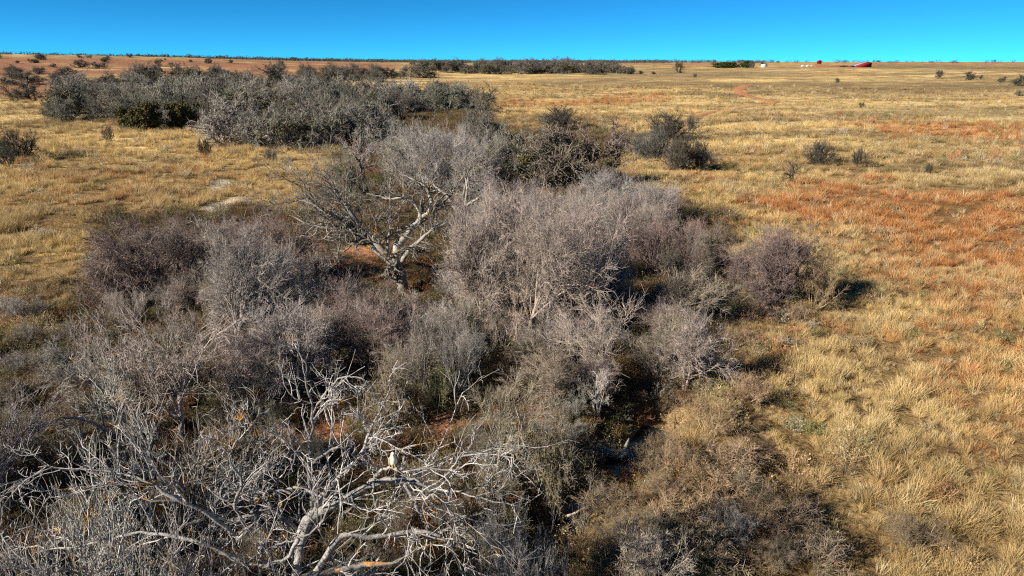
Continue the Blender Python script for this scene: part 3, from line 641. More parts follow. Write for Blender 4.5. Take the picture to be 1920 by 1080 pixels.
TREES = [
 # the thicket round the creek, each one placed (kind, x, base, top, width, tint, label, category)
 ('spread', 320, 575, 405, 235, PURP, 'dark purplish leafless tree at the thicket edge beside the straw meadow', 'tree', 0),
 ('spread', 235, 570, 455, 130, PURP, 'low purplish shrub at the outermost corner of the thicket beside the meadow', 'shrub', 1),
 ('fluffy', 445, 660, 415, 230, GREY, 'tall grey fine twigged tree between the purplish trees and the dead limbs', 'tree', 0),
 ('spread', 545, 530, 392, 200, PURP, 'purplish leafless tree behind the spreading limbs of the big old tree', 'tree', 1),
 ('spread', 660, 650, 530, 180, PURP, 'purplish low tree under the outstretched limbs of the big old tree', 'tree', 0),
 ('dead', 560, 640, 490, 200, PALE, 'small pale dead tree with a broken limb before the big old tree', 'tree', 1),
 ('dead', 640, 645, 510, 130, GREY, 'small ash grey dead tree with snapped white stub near the big trunk', 'tree', 2),
 ('fluffy', 330, 835, 590, 300, PINK, 'wide pinkish grey crown rising over the foreground dead limbs', 'tree', 1),
 ('dead', 250, 830, 640, 220, PALE, 'pale spreading dead crown at the side of the dark brush slope', 'tree', 0),
 ('fluffy', 905, 610, 395, 160, PINK, 'pinkish upright tree of the fan shaped row nearest the big old tree', 'tree', 2),
 ('fluffy', 985, 640, 362, 220, PINK, 'tallest pinkish fan shaped tree in the middle of the thicket', 'tree', 0),
 ('upright', 1085, 610, 372, 210, PINK, 'broad pinkish fan shaped tree next to the dark hollow', 'tree', 1),
 ('upright', 1030, 540, 350, 200, PINK, 'pinkish fan shaped tree at the back of the fan shaped row', 'tree', 2),
 ('fluffy', 1150, 585, 420, 130, PINK, 'narrow pinkish tree leaning over the dark hollow', 'tree', 0),
 ('upright', 925, 520, 350, 170, PINK, 'pinkish grey tree directly behind the pale limbs of the big old tree', 'tree', 1),
 ('spread', 1225, 505, 385, 120, PURP, 'purplish dark tree on the meadow side of the dark hollow', 'tree', 1),
 ('spread', 1310, 520, 415, 95, PURP, 'dark tree at the end of the shadowed hollow facing the grassland', 'tree', 0),
 ('round', 1275, 545, 430, 110, DKGREY, 'small shadowed tree standing inside the dark hollow', 'tree', 1),
 ('column', 1328, 530, 440, 40, GREY, 'slim upright grey shrub beside the dark hollow', 'shrub', 0),
 ('spread', 1465, 572, 418, 180, PURP, 'round purplish shrub tree standing alone in the rust grass', 'tree', 0),
 ('vase', 1525, 580, 470, 80, BROWN, 'low brown shrub pressed against the round purplish tree', 'shrub', 0),
 ('fluffy', 1135, 740, 555, 165, PINK, 'fluffy pale round crowned tree in front of the fan shaped row', 'tree', 1),
 ('fluffy', 1285, 725, 575, 120, PINK, 'fluffy small tree with pale trunk above the creek bend', 'tree', 2),
 ('dead', 965, 690, 545, 90, (0.5, 0.38, 0.30), 'slender tan dead tree before the fan shaped row', 'tree', 1),
 ('upright', 795, 730, 575, 110, GREY, 'grey brushy tree below the trunk of the big old tree', 'tree', 0),
 ('upright', 860, 740, 600, 90, GREY, 'grey upright shrub beside the leaf littered clearing', 'shrub', 2),
 ('round', 740, 800, 650, 130, OLIVE, 'grey green tangled tree over the leaf littered clearing', 'tree', 0),
 ('vase', 820, 770, 680, 70, (0.34, 0.30, 0.15), 'yellowish twiggy shrub near the orange leaf litter', 'shrub', 1),
 ('fluffy', 930, 890, 690, 150, OLIVE, 'grey thin tree standing on the orange leaf litter', 'tree', 1),
 ('round', 1040, 910, 742, 155, OLIVE, 'olive grey bushy tree on the creek bank above the log', 'tree', 2),
 ('dead', 1120, 775, 690, 95, PALE, 'small white arching dead sapling over the creek', 'tree', 0),
 ('vase', 1330, 815, 740, 110, BROWN, 'grey brown fuzzy shrub on the far bank of the creek', 'shrub', 0),
 ('vase', 1390, 760, 690, 90, BROWN, 'brown fuzzy shrub at the top of the creek bank', 'shrub', 1),
 ('vase', 1215, 1110, 985, 150, (0.40, 0.34, 0.27), 'pale twiggy shrub at the bottom edge on the brushy bank', 'shrub', 2),
 ('upright', 965, 1130, 935, 160, GREY, 'blue shadowed grey shrub beneath the bird tree', 'shrub', 0),
 ('vase', 900, 1060, 980, 90, OLIVE, 'olive shadowed shrub beside the curled dead limb', 'shrub', 1),
 ('vase', 1440, 1000, 930, 120, BROWN, 'brown shrub in shadow beside the foot track', 'shrub', 2),
 ('vase', 1360, 1030, 950, 110, GREY, 'grey brown shrub between the pale shrub and the foot track', 'shrub', 1),
 ('vase', 1715, 1030, 965, 130, (0.20, 0.15, 0.10), 'dark low shrub alone in the yellow grass near the bottom corner', 'shrub', 0),
 ('vase', 1290, 900, 845, 90, BROWN, 'brown tufted shrub crossed by the long tree shadow', 'shrub', 0),
 ('vase', 1240, 860, 800, 70, BROWN, 'small brown shrub right above the fallen log', 'shrub', 1),
 ('round', 555, 740, 640, 160, OLIVE, 'dark olive tangled shrub between the dead crowns', 'shrub', 0),
 ('round', 470, 620, 520, 130, OLIVE, 'olive leafy shrub inside the thicket under the grey tree', 'shrub', 2),
 ('round', 880, 660, 560, 110, OLIVE, 'dark olive shrub between the big old tree and the fan shaped row', 'shrub', 0),
 ('round', 990, 700, 620, 120, OLIVE, 'olive shrub at the shadowed feet of the fan shaped row', 'shrub', 2),
 ('round', 1170, 470, 380, 100, PURP, 'purplish shrub showing behind the fan shaped row', 'shrub', 1),
 ('fluffy', 560, 720, 560, 190, GREY, 'grey mauve rounded crown in front of the small pale dead tree', 'tree', 2),
 ('fluffy', 200, 760, 590, 170, GREY, 'grey rounded crown at the foot of the purplish corner trees', 'tree', 1),
 ('fluffy', 420, 770, 600, 170, PINK, 'pinkish rounded crown next to the leaf littered clearing', 'tree', 0),
 ('fluffy', 700, 700, 575, 150, PURP, 'dull purplish crown below the outstretched limbs', 'tree', 2),
 ('tangle', 300, 700, 560, 200, GREY, 'ash grey tangled tree among the rounded crowns', 'tree', 1),
 ('round', 772, 605, 545, 80, OLIVE, 'dark low shrub hiding the foot of the big old trunk', 'shrub', 2),
 ('vase', 725, 590, 545, 70, BROWN, 'brown low shrub beside the foot of the big old trunk', 'shrub', 1),
 # behind the big tree
 ('dead', 690, 365, 240, 150, GREY, 'ash grey tree with bleached twigs at the back of the thicket', 'tree', 0),
 ('round', 655, 375, 280, 90, OLIVE, 'grey tree holding olive leafy clumps behind the reaching limbs', 'tree', 2),
 ('upright', 760, 350, 222, 130, GREY, 'grey feathery tree right behind the top of the big old tree', 'tree', 0),
 ('upright', 830, 360, 228, 140, GREY, 'second grey feathery tree behind the top of the big old tree', 'tree', 1),
 ('dead', 860, 400, 265, 170, GREY, 'bleached branching tree beside the pale curved limb', 'tree', 2),
 ('upright', 900, 350, 240, 110, GREY, 'grey feathery tree in front of the dark cedar clump', 'tree', 2),
 ('far', 885, 265, 208, 80, FAR1, 'dark cedar like tree at the tail of the mid grove', 'tree', 0),
 ('evergreen', 935, 320, 262, 60, OLIVE, 'dark green leafy tree between the feathery trees and the round bush', 'tree', 0),
 ('far', 925, 290, 225, 70, FAR1, 'dark tree behind the dark green leafy tree', 'tree', 3),
 ('far', 985, 345, 252, 110, FAR2, 'olive tinted half of the big round bush by the meadow', 'tree', 1),
 ('far', 1095, 350, 248, 110, (0.15, 0.115, 0.095), 'purplish half of the big round bush by the meadow', 'tree', 0),
 ('far', 1048, 352, 243, 120, (0.16, 0.13, 0.105), 'middle of the big round bush by the meadow', 'tree', 3),
 ('evergreen', 1000, 352, 290, 55, OLIVE, 'yellow green leafy shrub at the foot of the big round bush', 'shrub', 0),
 ('column', 1142, 365, 295, 52, OLIVE, 'grey green column shaped shrub casting long shadow streaks', 'shrub', 0),
 ('upright', 1000, 430, 352, 130, PINK, 'low pinkish brush before the big round bush', 'shrub', 0),
 ('upright', 1110, 430, 355, 120, PINK, 'low pinkish brush behind the fan shaped row on the meadow side', 'shrub', 2),
 ('upright', 1225, 450, 385, 90, PINK, 'low pinkish brush at the meadow corner of the thicket', 'shrub', 1),
 # scattered on the open grass
 ('bush', 1055, 246, 202, 66, LONE, 'dark round tree alone behind the big round bush', 'tree', 1),
 ('bush', 1250, 262, 214, 62, LONE, 'dark flat topped tree at the back of the small clump', 'tree', 3),
 ('bristle', 1297, 250, 218, 22, LONE, 'narrow dark shrub just beside the flat topped tree', 'shrub', 0),
 ('bush', 1228, 302, 246, 60, FAR1, 'grey feathery tree on the near side of the small clump', 'tree', 0),
 ('bush', 1272, 320, 256, 56, LONE, 'dark purplish tree in the middle of the small clump', 'tree', 1),
 ('bush', 1312, 316, 266, 40, LONE2, 'thin grey tree next to the small pale box', 'tree', 1),
 ('bush', 1205, 290, 250, 45, LONE2, 'grey low bush at the thin end of the small clump', 'shrub', 1),
 ('bristle', 1325, 306, 285, 26, LONE2, 'small grey bush behind the thin grey tree', 'shrub', 0),
 ('bristle', 1163, 281, 246, 38, LONE2, 'grey shrub between the big round bush and the small clump', 'shrub', 2),
 ('bristle', 1183, 256, 241, 14, LONE, 'tiny grey shrub behind the lone grey shrub', 'shrub', 1),
 ('bush', 1535, 308, 267, 44, LONE, 'dark rounded shrub alone on the grass, larger of a pair', 'shrub', 2),
 ('bristle', 1610, 312, 281, 27, LONE, 'small dark shrub beside the larger rounded one', 'shrub', 0),
 ('dead', 1488, 343, 294, 56, LONE, 'leaning dark open branched small tree at the edge of the rust grass', 'tree', 0),
 ('bristle', 1740, 325, 306, 11, LONE, 'tiny dark shrub alone on the straw grass beyond the pair', 'shrub', 0),
 ('bristle', 38, 300, 246, 56, LONE, 'dark bristly shrub casting a long shadow on the meadow', 'shrub', 0),
 ('bristle', 18, 312, 272, 44, LONE, 'low dark shrub at the picture edge before the bristly one', 'shrub', 1),
 ('bristle', 2, 296, 265, 34, LONE, 'dark shrub cut by the picture edge behind the bristly one', 'shrub', 2),
 ('bristle', 207, 267, 234, 22, LONE, 'small bristly shrub alone before the grove', 'shrub', 1),
 ('bristle', 387, 294, 262, 22, LONE, 'small leaning shrub alone on the open meadow', 'shrub', 2),
 ('bristle', 508, 303, 280, 22, LONE2, 'small grey shrub in front of the near grove', 'shrub', 0),
 ('dead', 28, 188, 140, 52, LONE, 'dark open branched tree at the edge of the red field', 'tree', 1),
 ('far', 62, 188, 158, 46, LONE, 'grey bushy tree beside the open branched one', 'tree', 3),
 ('far', 1272, 137, 116, 15, LONE, 'lone bare fan shaped tree far off on the plain', 'tree', 0),
 ('far', 1568, 156, 147, 9, LONE, 'tiny dark bush far off in the open plain', 'shrub', 1),
 ('far', 1615, 203, 192, 10, LONE, 'tiny dark round bush below the far plain rise', 'shrub', 1),
 ('far', 1758, 147, 132, 15, LONE, 'far round bush with a shadow bar beside it', 'shrub', 1),
 ('far', 1814, 150, 135, 22, LONE, 'far spreading bush, widest on the distant plain', 'shrub', 3),
 ('far', 1840, 149, 141, 7, LONE, 'far tiny bush next to the widest distant one', 'shrub', 1),
 ('far', 1876, 155, 146, 8, LONE, 'far tiny bush before the picture edge pair', 'shrub', 1),
 ('far', 1884, 152, 144, 8, LONE, 'far tiny bush, second of the picture edge pair', 'shrub', 3),
 ('far', 1915, 161, 142, 22, LONE, 'far dark bush at the very edge of the plain', 'shrub', 3),
 ('far', 1912, 180, 171, 13, LONE, 'low bush under the edge bush of the plain', 'shrub', 1),
 ('far', 1200, 139, 133, 10, (0.05, 0.035, 0.03), 'larger black brown mound bush far on the plain', 'shrub', 1),
 ('far', 1223, 139, 134, 8, (0.05, 0.035, 0.03), 'smaller black brown mound bush far on the plain', 'shrub', 3),
 ('bristle', 1303, 145, 138, 6, LONE, 'speck of a shrub beyond the lone far fan shaped tree', 'shrub', 0),
]
for k, px, b, t, w, c, lab, cat, var in TREES:
    plant(k, px, b, t, w, c, lab, cat, var=var, leaf=(0.14, 0.12, 0.04) if 'yellow' in lab else (0.085, 0.075, 0.03))
# brush pile on the plain
plant('dead', 1465, 238, 216, 50, DKGREY, 'flat dark brush pile of fallen branches on the plain', 'brush pile', var=1, name='brush_pile')

ORD = 'first second third fourth fifth sixth seventh eighth ninth tenth eleventh twelfth thirteenth fourteenth fifteenth sixteenth seventeenth eighteenth nineteenth twentieth'.split()
ORD += ['twenty '+w for w in ORD[:9]]+['thirtieth']+['thirty '+w for w in ORD[:9]]+['fortieth']
def rows(spec, kinds, tints, label, group, step, hm, cat='tree', jit=0.4, wk=1.0, name=None, rownames=None, vary=0.7):
    for ri, (base, x0, x1) in enumerate(spec):
        xs = []; x = x0
        while x <= x1:
            xs.append(x+rt.normal()*step*jit); x += step*(0.8+0.4*rt.random())
        for n_, px in enumerate(sorted(xs)):
            by = base+rt.normal()*2.0*min(1, step/25)
            k = kinds[int(rt.integers(len(kinds)))]; t = tints[int(rt.integers(len(tints)))]
            gx, gy, gz = (float(v[0]) for v in ground(px, by))
            h = hm*(vary+(1.2-vary)*rt.random())
            lab = label
            if rownames and n_ < len(ORD): lab = '%s, %s from the left in %s' % (label, ORD[n_], rownames[ri])
            plant(k, 0, 0, 0, 0, t, lab, cat, group, xyz=(gx, gy, gz), hm=h, wm=h*wk*(0.85+0.45*rt.random()), name=name)
F12 = [FAR2, FAR1, FAR2, FAR3]
rows([(176, 330, 600), (186, 140, 690), (196, 120, 780)], ['far'], F12, 'grey grove tree', 'trees in the back rows of the mid grove', 30, 10, wk=1.2, name='grove_tree', rownames=['the rearmost grove row', 'the second rearmost grove row', 'the third rearmost grove row'])
rows([(205, 110, 900), (213, 140, 915), (200, 690, 890)], ['far', 'far', 'far', 'dead'], F12, 'grey grove tree', 'trees in the middle rows of the mid grove', 28, 9.5, wk=1.2, name='grove_tree', rownames=['the inner grove row', 'the long middle grove row', 'the inner row of the grove tail'])
rows([(226, 120, 420), (226, 560, 730)], ['far'], [FAR2, FAR1], 'grey olive grove tree', 'trees in the front rows of the mid grove', 30, 8.6, name='grove_tree', rownames=['the front row by the meadow', 'the front row behind the near lobe'])
rows([(240, 225, 400)], ['far', 'bristle', 'evergreen'], [FAR2, FAR1], 'small lone tree', 'small trees before the mid grove', 30, 6.5, wk=0.85, rownames=['the line before the mid grove'])
rows([(240, 480, 730), (252, 455, 730), (264, 445, 715), (276, 460, 690)], ['far', 'round', 'far'], [FAR2, FAR3, FAR1], 'grey tangled tree of the near lobe', 'trees in the near lobe of the grove', 42, 9.0, wk=1.1, name='grove_tree', rownames=['its rearmost row', 'its third row', 'its second row', 'its front row'])
rows([(112, 0, 330), (118, 0, 560), (126, 60, 330), (138, 60, 300), (150, 0, 330), (160, 0, 300)], ['far'], [LONE2, FAR1, FAR1], 'dark scrub bush', 'scrub bushes on the far red slope', 44, 10, 'shrub', jit=0.9, wk=1.5, vary=0.35, name='scrub_bush', rownames=['the skyline row of the red slope', 'the second row of the red slope', 'the third row of the red slope', 'the fourth row of the red slope', 'the fifth row of the red slope', 'the nearest row of the red slope'])
rows([(160, 260, 420), (164, 420, 640), (152, 540, 730), (146, 640, 820)], ['far'], [LONE2, FAR1], 'dark tree in the far belt between red slope and straw field', 'trees of the far belt', 17, 12, wk=1.3, vary=0.45, name='far_tree')
rows([(138, 870, 1180), (134, 830, 1150), (131, 780, 1080)], ['far'], [LONE2, LONE2, FAR1], 'dark grey tree in the distant wood behind the white sheds', 'trees of the distant wood', 11, 12, wk=1.5, vary=0.45, name='far_tree')
rows([(600, 0, 150), (650, 0, 170), (700, 0, 190), (760, 0, 150), (830, 0, 160)], ['vase', 'round', 'vase'], [BROWN, OLIVE, GREY], 'low bush', 'low bushes on the brushy slope', 58, 1.9, 'shrub', wk=1.25, name='low_bush', rownames=['the top row of the brushy slope', 'the second row of the brushy slope', 'the third row of the brushy slope', 'the fourth row of the brushy slope', 'the lowest row of the brushy slope'])
rows([(600, 1340, 1540), (650, 1340, 1450), (880, 1210, 1420), (940, 1110, 1450), (1000, 1090, 1500), (1060, 1090, 1540)], ['vase', 'vase', 'bristle'], [(0.23, 0.165, 0.105), BROWN, (0.19, 0.15, 0.11)], 'knee high brown bush', 'knee high bushes on the creek bank', 42, 1.35, 'shrub', wk=1.5, name='low_bush', rownames=['the row under the round tree', 'the second row under the round tree', 'the topmost creek bank row', 'the second creek bank row', 'the third creek bank row', 'the bottom creek bank row'])

def fill(poly, n, gap, kinds, tints, hm, label, group, cat='shrub', clear=()):
    r = np.random.default_rng(len(label)); pts = []
    xs = [p[0] for p in poly]; ys = [p[1] for p in poly]; tries = 0
    while len(pts) < n and tries < 6000:
        tries += 1
        px = xs and min(xs)+(max(xs)-min(xs))*r.random(); py = min(ys)+(max(ys)-min(ys))*r.random()
        if not inpoly(np.array([px]), np.array([py]), poly)[0]: continue
        if any(inpoly(np.array([px]), np.array([py]), c)[0] for c in clear): continue
        gx, gy, gz = (float(v[0]) for v in ground(px, py))
        if segdist(np.array([gx]), np.array([gy]), CREEK)[0] < 1.8: continue
        if any((gx-a)**2+(gy-b)**2 < gap*gap for a, b in pts): continue
        pts.append((gx, gy)); h = hm[0]+(hm[1]-hm[0])*r.random()**1.3
        kd = kinds[int(r.integers(len(kinds)))]; ti = tints[int(r.integers(len(tints)))]
        lab = '%s %s %s' % ('taller' if h > (hm[0]+hm[1])/2 else 'lower', {GREY: 'grey', PINK: 'pinkish', OLIVE: 'olive', BROWN: 'brown', DKGREY: 'dark'}.get(ti, 'grey'), label)
        plant(kd, 0, 0, 0, 0, ti, lab, cat, group, xyz=(gx, gy, gz), hm=h, wm=h*(0.9+0.6*r.random()))
OPEN = [(500, 300), (870, 300), (870, 625), (640, 625), (480, 500)]
fill([(500, 430), (840, 420), (860, 620), (640, 625), (500, 520)], 22, 2.6, ['vase', 'round', 'fluffy'], [OLIVE, BROWN, PURP], (0.9, 1.9), 'low brush around the foot of the big old tree', 'low brush round the big old tree', clear=[LITTER[2][0]])
CLR = [p for p, f, k in LITTER]+[OPEN]
fill([(215, 480), (480, 440), (700, 520), (840, 560), (1240, 560), (1310, 640), (1230, 760), (1060, 880), (980, 720), (440, 720), (200, 620)], 68, 2.2, ['fluffy', 'round', 'upright', 'fluffy'], [GREY, PINK, GREY, PINK, OLIVE], (2.4, 5.2), 'tangled leafless shrub filling the middle of the thicket', 'shrubs filling the thicket', clear=CLR)
fill([(640, 300), (900, 250), (1180, 360), (1250, 410), (1170, 500), (900, 470), (560, 460), (500, 420)], 40, 3.0, ['upright', 'round', 'upright'], [GREY, PINK, GREY], (3.0, 6.0), 'feathery leafless small tree filling the back of the thicket', 'small trees filling the back of the thicket', 'tree', clear=[OPEN, [(925, 200), (1210, 200), (1210, 385), (960, 385), (925, 330)]])
fill([(-60, 780), (200, 700), (460, 800), (900, 830), (1040, 900), (1030, 1150), (-60, 1150)], 46, 1.7, ['vase', 'round', 'vase'], [OLIVE, BROWN, DKGREY], (1.2, 2.6), 'shaded low shrub on the ground under the bleached dead trees', 'low shrubs under the bleached dead trees', clear=CLR)

# ------------------------------------------------------------------ traced old trees
def limb(pts, Y, n=14, wig=0.0, rng=None):
    """pts: (px, py, radius_m[, depth offset]) -> smooth centre line of n points."""
    A = np.array([list(at(p[0], p[1], Y+(p[3] if len(p) > 3 else 0.0)))+[p[2]] for p in pts])
    s = np.concatenate([[0], np.cumsum(np.linalg.norm(np.diff(A[:, :3], axis=0), axis=1))])
    t = np.linspace(0, s[-1], n); k = len(s); Q = np.empty((n, 4))
    seg = np.clip(np.searchsorted(s, t, side='right')-1, 0, k-2); u = (t-s[seg])/(s[seg+1]-s[seg])
    i0 = np.clip(seg-1, 0, k-1); i3 = np.clip(seg+2, 0, k-1)
    a, b, c, d = A[i0], A[seg], A[seg+1], A[i3]; u = u[:, None]
    Q = 0.5*((2*b)+(-a+c)*u+(2*a-5*b+4*c-d)*u*u+(-a+3*b-3*c+d)*u**3)
    Q[:, 3] = np.interp(t, s, A[:, 3])
    if wig: Q[1:-1, :3] += rng.normal(size=(n-2, 3))*wig
    return Q
def old_tree(name, label, limbs, Y, seed, tint, base, twigs, wig=0.05, tone=None, rmax=9.0, lr=0.36, rs=1.0, gn=0.26, n=16, mat=None, cat='tree', crown_tint=None):
    r = np.random.default_rng(seed)
    Q = np.stack([limb(l, Y, n, wig, r) for l in limbs]); P = Q[:, :, :3]; R = np.maximum(Q[:, :, 3]*rs, 0.012)
    L = np.linalg.norm(np.diff(P, axis=1), axis=2).sum(1)
    o = empty(name, tuple(base)); P = P-np.array(base)[None, None, :]
    parts = [tubes(P, R*(1+0.12*r.normal(size=R.shape)), 9, rnd(r, len(P)) if tone is None else np.array(tone))]
    a0, b0, d0, e0 = twigs
    A = kids(r, P, R, L, a0*L/3.0, 8, (0.2, 1.0), 0.85, lr, 0.1, gn, 0.5, 0.02, rmax=rmax, fall=0.35, tip=0.4)
    B = kids(r, *A, b0, 6, (0.15, 1.0), 0.75, 0.5, 0.07, gn, 0.55, 0.014, fall=0.3, tip=0.45)
    D = kids(r, *B, d0, 4, (0.15, 1.0), 0.8, 0.5, 0.05, 0.24, 0.65, 0.010, tip=0.5, fall=0.2)
    cr = [tubes(*A[:2], 5, rnd(r, len(A[0]))), tubes(*B[:2], 4, rnd(r, len(B[0]))), tubes(*D[:2], 3, rnd(r, len(D[0])))]
    if e0:
        E_ = kids(r, *D, e0, 2, (0.2, 1.0), 0.8, 0.6, 0.05, 0.1, 0.8, 0.008, tip=0.6, fall=0.1); cr.append(tubes(*E_[:2], 3, rnd(r, len(E_[0]))))
    for nm, prt, t in (('trunk', parts, tint), ('crown', cr, crown_tint or tint)):
        V, F, H = join(prt); c = link(nm, raw_mesh(nm, V, F, mat or M_DEAD, True, H), o); c.color = tuple(t)+(1,)
    tag(o, label, cat)
    return o
gx, gy, gz = (float(v[0]) for v in ground(757, 548))
old_tree('old_oak_tree', 'big old half dead tree with pale curved limbs and thick dark trunk', [
    [(757, 556, .62), (752, 520, .50), (745, 492, .44), (744, 468, .42)],
    [(744, 470, .40), (748, 455, .34), (765, 436, .28), (783, 415, .24), (803, 400, .20), (808, 382, .17), (803, 357, .14), (788, 340, .11), (770, 335, .08), (748, 326, .05)],
    [(782, 417, .17), (787, 398, .16), (776, 382, .14), (757, 371, .12), (735, 373, .10), (708, 368, .07), (686, 362, .03)],
    [(748, 502, .36), (735, 485, .33), (708, 458, .30), (675, 425, .26), (660, 400, .20), (648, 385, .16), (632, 362, .10), (618, 330, .06), (606, 318, .03)],
    [(742, 495, .30), (712, 475, .28, .5), (680, 450, .26, 1), (645, 420, .22, 1.5), (620, 405, .17, 1.5), (595, 385, .12, 1.5), (575, 355, .09, 1), (560, 335, .05, 1), (545, 318, .03, 1)],
    [(700, 462, .18, 1), (665, 445, .17, 2), (630, 430, .15, 2), (590, 425, .13, 2.5), (565, 415, .10, 2.5), (540, 403, .06, 3), (512, 385, .03, 3)],
    [(620, 405, .10), (600, 393, .09), (585, 382, .07), (560, 375, .03)],
    [(725, 478, .18), (728, 455, .15), (732, 430, .13), (733, 400, .11), (732, 375, .08), (730, 345, .05), (738, 325, .03)],
    [(753, 490, .26), (765, 472, .22, -.5), (785, 452, .18, -1), (805, 435, .13, -1), (818, 425, .08, -1), (840, 415, .03, -1)],
    [(803, 398, .12), (830, 380, .10, 1), (845, 365, .08, 1), (860, 340, .06, 1.5), (880, 322, .04, 1.5), (900, 305, .02, 2)],
    [(680, 438, .12), (650, 400, .1, -1), (625, 360, .08, -1), (600, 345, .05, -1), (570, 330, .02, -1)],
    [(726, 460, .10), (716, 440, .08, -1), (700, 430, .06, -1), (690, 415, .03, -1)],
   ], gy, 701, (0.25, 0.228, 0.195), (gx, gy, gz), (6.5, 7, 5, 0), wig=0.05, crown_tint=(0.22, 0.195, 0.165), rs=0.92, tone=[.4, 1, 1, .55, .4, .25, .8, .6, .6, .4, .3, .4])  # tone darkens left limbs and trunk, putting their shade into the bark colour

# foreground dead tree with the bird
bx, by_ = -5.2, 17.0; bz = float(hgt(bx, by_)[0])
FD = [
    [(520, 1500, .50, -1.5), (540, 1250, .40, -1), (555, 1080, .28, -.5), (560, 1000, .25), (585, 965, .24), (640, 940, .23), (690, 912, .21), (730, 900, .19), (770, 905, .15), (810, 912, .11), (850, 935, .06)],
    [(555, 1060, .22, -.5), (580, 970, .20), (615, 915, .17), (650, 880, .14), (675, 855, .11), (690, 825, .08), (700, 790, .05), (720, 755, .035), (735, 720, .02)],
    [(590, 960, .13), (582, 905, .12), (580, 865, .105), (583, 820, .095), (586, 775, .085), (580, 740, .065), (572, 710, .045), (577, 680, .03), (576, 645, .015)],
    [(586, 775, .06), (600, 752, .055), (620, 725, .05), (640, 710, .045), (665, 706, .04), (685, 712, .03), (700, 728, .02)],
    [(588, 868, .075, -.3), (610, 850, .075, -.4), (640, 838, .065, -.5), (658, 852, .06, -.5), (680, 870, .05, -.5), (705, 890, .035, -.5)],
    [(520, 1130, .22, -1), (590, 1075, .19, -.8), (625, 1020, .16, -.6), (655, 1000, .15, -.5), (700, 1008, .14, -.4), (750, 1000, .125, -.3), (800, 998, .11, -.3), (840, 1015, .08, -.3), (858, 1050, .05, -.3), (870, 1085, .03, -.3)],
    [(810, 1008, .10, -.2), (830, 995, .10, -.2), (860, 990, .09, -.2), (885, 1005, .06, -.2), (905, 1030, .03, -.2)],
    [(560, 1085, .18, -1.5), (640, 1068, .15, -1.5), (690, 1058, .13, -1.5), (730, 1055, .1, -1.5), (760, 1045, .06, -1.5), (780, 1030, .03, -1.5)],
    [(760, 905, .12), (775, 935, .11), (790, 965, .10), (800, 985, .09), (806, 1002, .07)],
    [(560, 1000, .16), (510, 955, .14), (470, 965, .13), (430, 975, .12), (390, 968, .10), (350, 985, .07), (320, 1000, .04)],
    [(450, 1010, .12, -.6), (390, 962, .11, -.8), (335, 938, .10, -1), (285, 908, .075, -1), (225, 888, .055, -1), (150, 880, .035, -1), (72, 876, .02, -1)],
    [(450, 1050, .12, -1.2), (365, 1012, .10, -1.4), (255, 1000, .08, -1.5), (160, 1022, .05, -1.5), (60, 1035, .025, -1.5)],
    [(335, 938, .06, -1), (290, 940, .05, -1.2), (230, 925, .04, -1.2), (160, 915, .03, -1.2), (90, 920, .02, -1.2)],
    [(470, 1000, .09, -.6), (440, 950, .08, -.7), (455, 900, .07, -.8), (430, 860, .05, -.8), (448, 815, .035, -.8), (440, 790, .02, -.8)],
    [(545, 925, .06, -.4), (505, 920, .07, -.4), (480, 945, .07, -.4), (455, 935, .06, -.4), (440, 945, .05, -.4), (400, 925, .035, -.4), (380, 905, .02, -.4)],
    [(600, 930, .08, -.3), (560, 915, .08, -.3), (520, 925, .07, -.3), (495, 940, .06, -.3), (470, 925, .045, -.3), (450, 910, .02, -.3)],
    [(620, 940, .06, -.2), (600, 985, .06, -.4), (560, 1010, .05, -.6), (520, 1020, .035, -.6), (480, 1050, .02, -.6)],
    [(560, 1010, .12, -.8), (530, 1050, .10, -1), (480, 1060, .08, -1), (430, 1045, .06, -1), (400, 1030, .03, -1)],
    [(690, 905, .08), (705, 890, .075, -.5), (720, 880, .07, -.9), (742, 878, .07, -1.1), (765, 883, .06, -1.1), (800, 878, .05, -1.0), (840, 880, .04, -.9), (865, 878, .02, -.9)],
    [(745, 895, .08, -.2), (780, 900, .07, -.4), (815, 925, .06, -.5), (840, 950, .045, -.5), (862, 985, .03, -.5), (875, 1000, .02, -.5)],
    [(700, 905, .07, -.2), (705, 950, .06, -.4), (725, 985, .05, -.5), (745, 1010, .04, -.5), (765, 1030, .02, -.5)],
    [(770, 885, .045), (800, 870, .04), (820, 852, .03), (822, 835, .015)],
    [(800, 880, .04), (830, 868, .035), (850, 860, .028), (872, 855, .015)],
    [(583, 800, .03), (572, 770, .028), (560, 765, .02), (545, 780, .012)],
    [(530, 960, .05, -.3), (520, 900, .05, -.3), (528, 870, .04, -.3), (540, 845, .03, -.3), (545, 828, .015, -.3)],
    [(650, 880, .05), (690, 845, .045), (720, 822, .04), (735, 818, .02)],
]
old_tree('dead_tree', 'large bleached dead tree with twisted limbs that a pale bird sits on', FD, 18.0, 711, (0.23, 0.215, 0.20), (bx, by_, bz), (5.0, 5.5, 3.4, 0), wig=0.022, n=22, crown_tint=(0.36, 0.335, 0.315), rmax=0.03, lr=0.32, rs=0.56, gn=0.19)

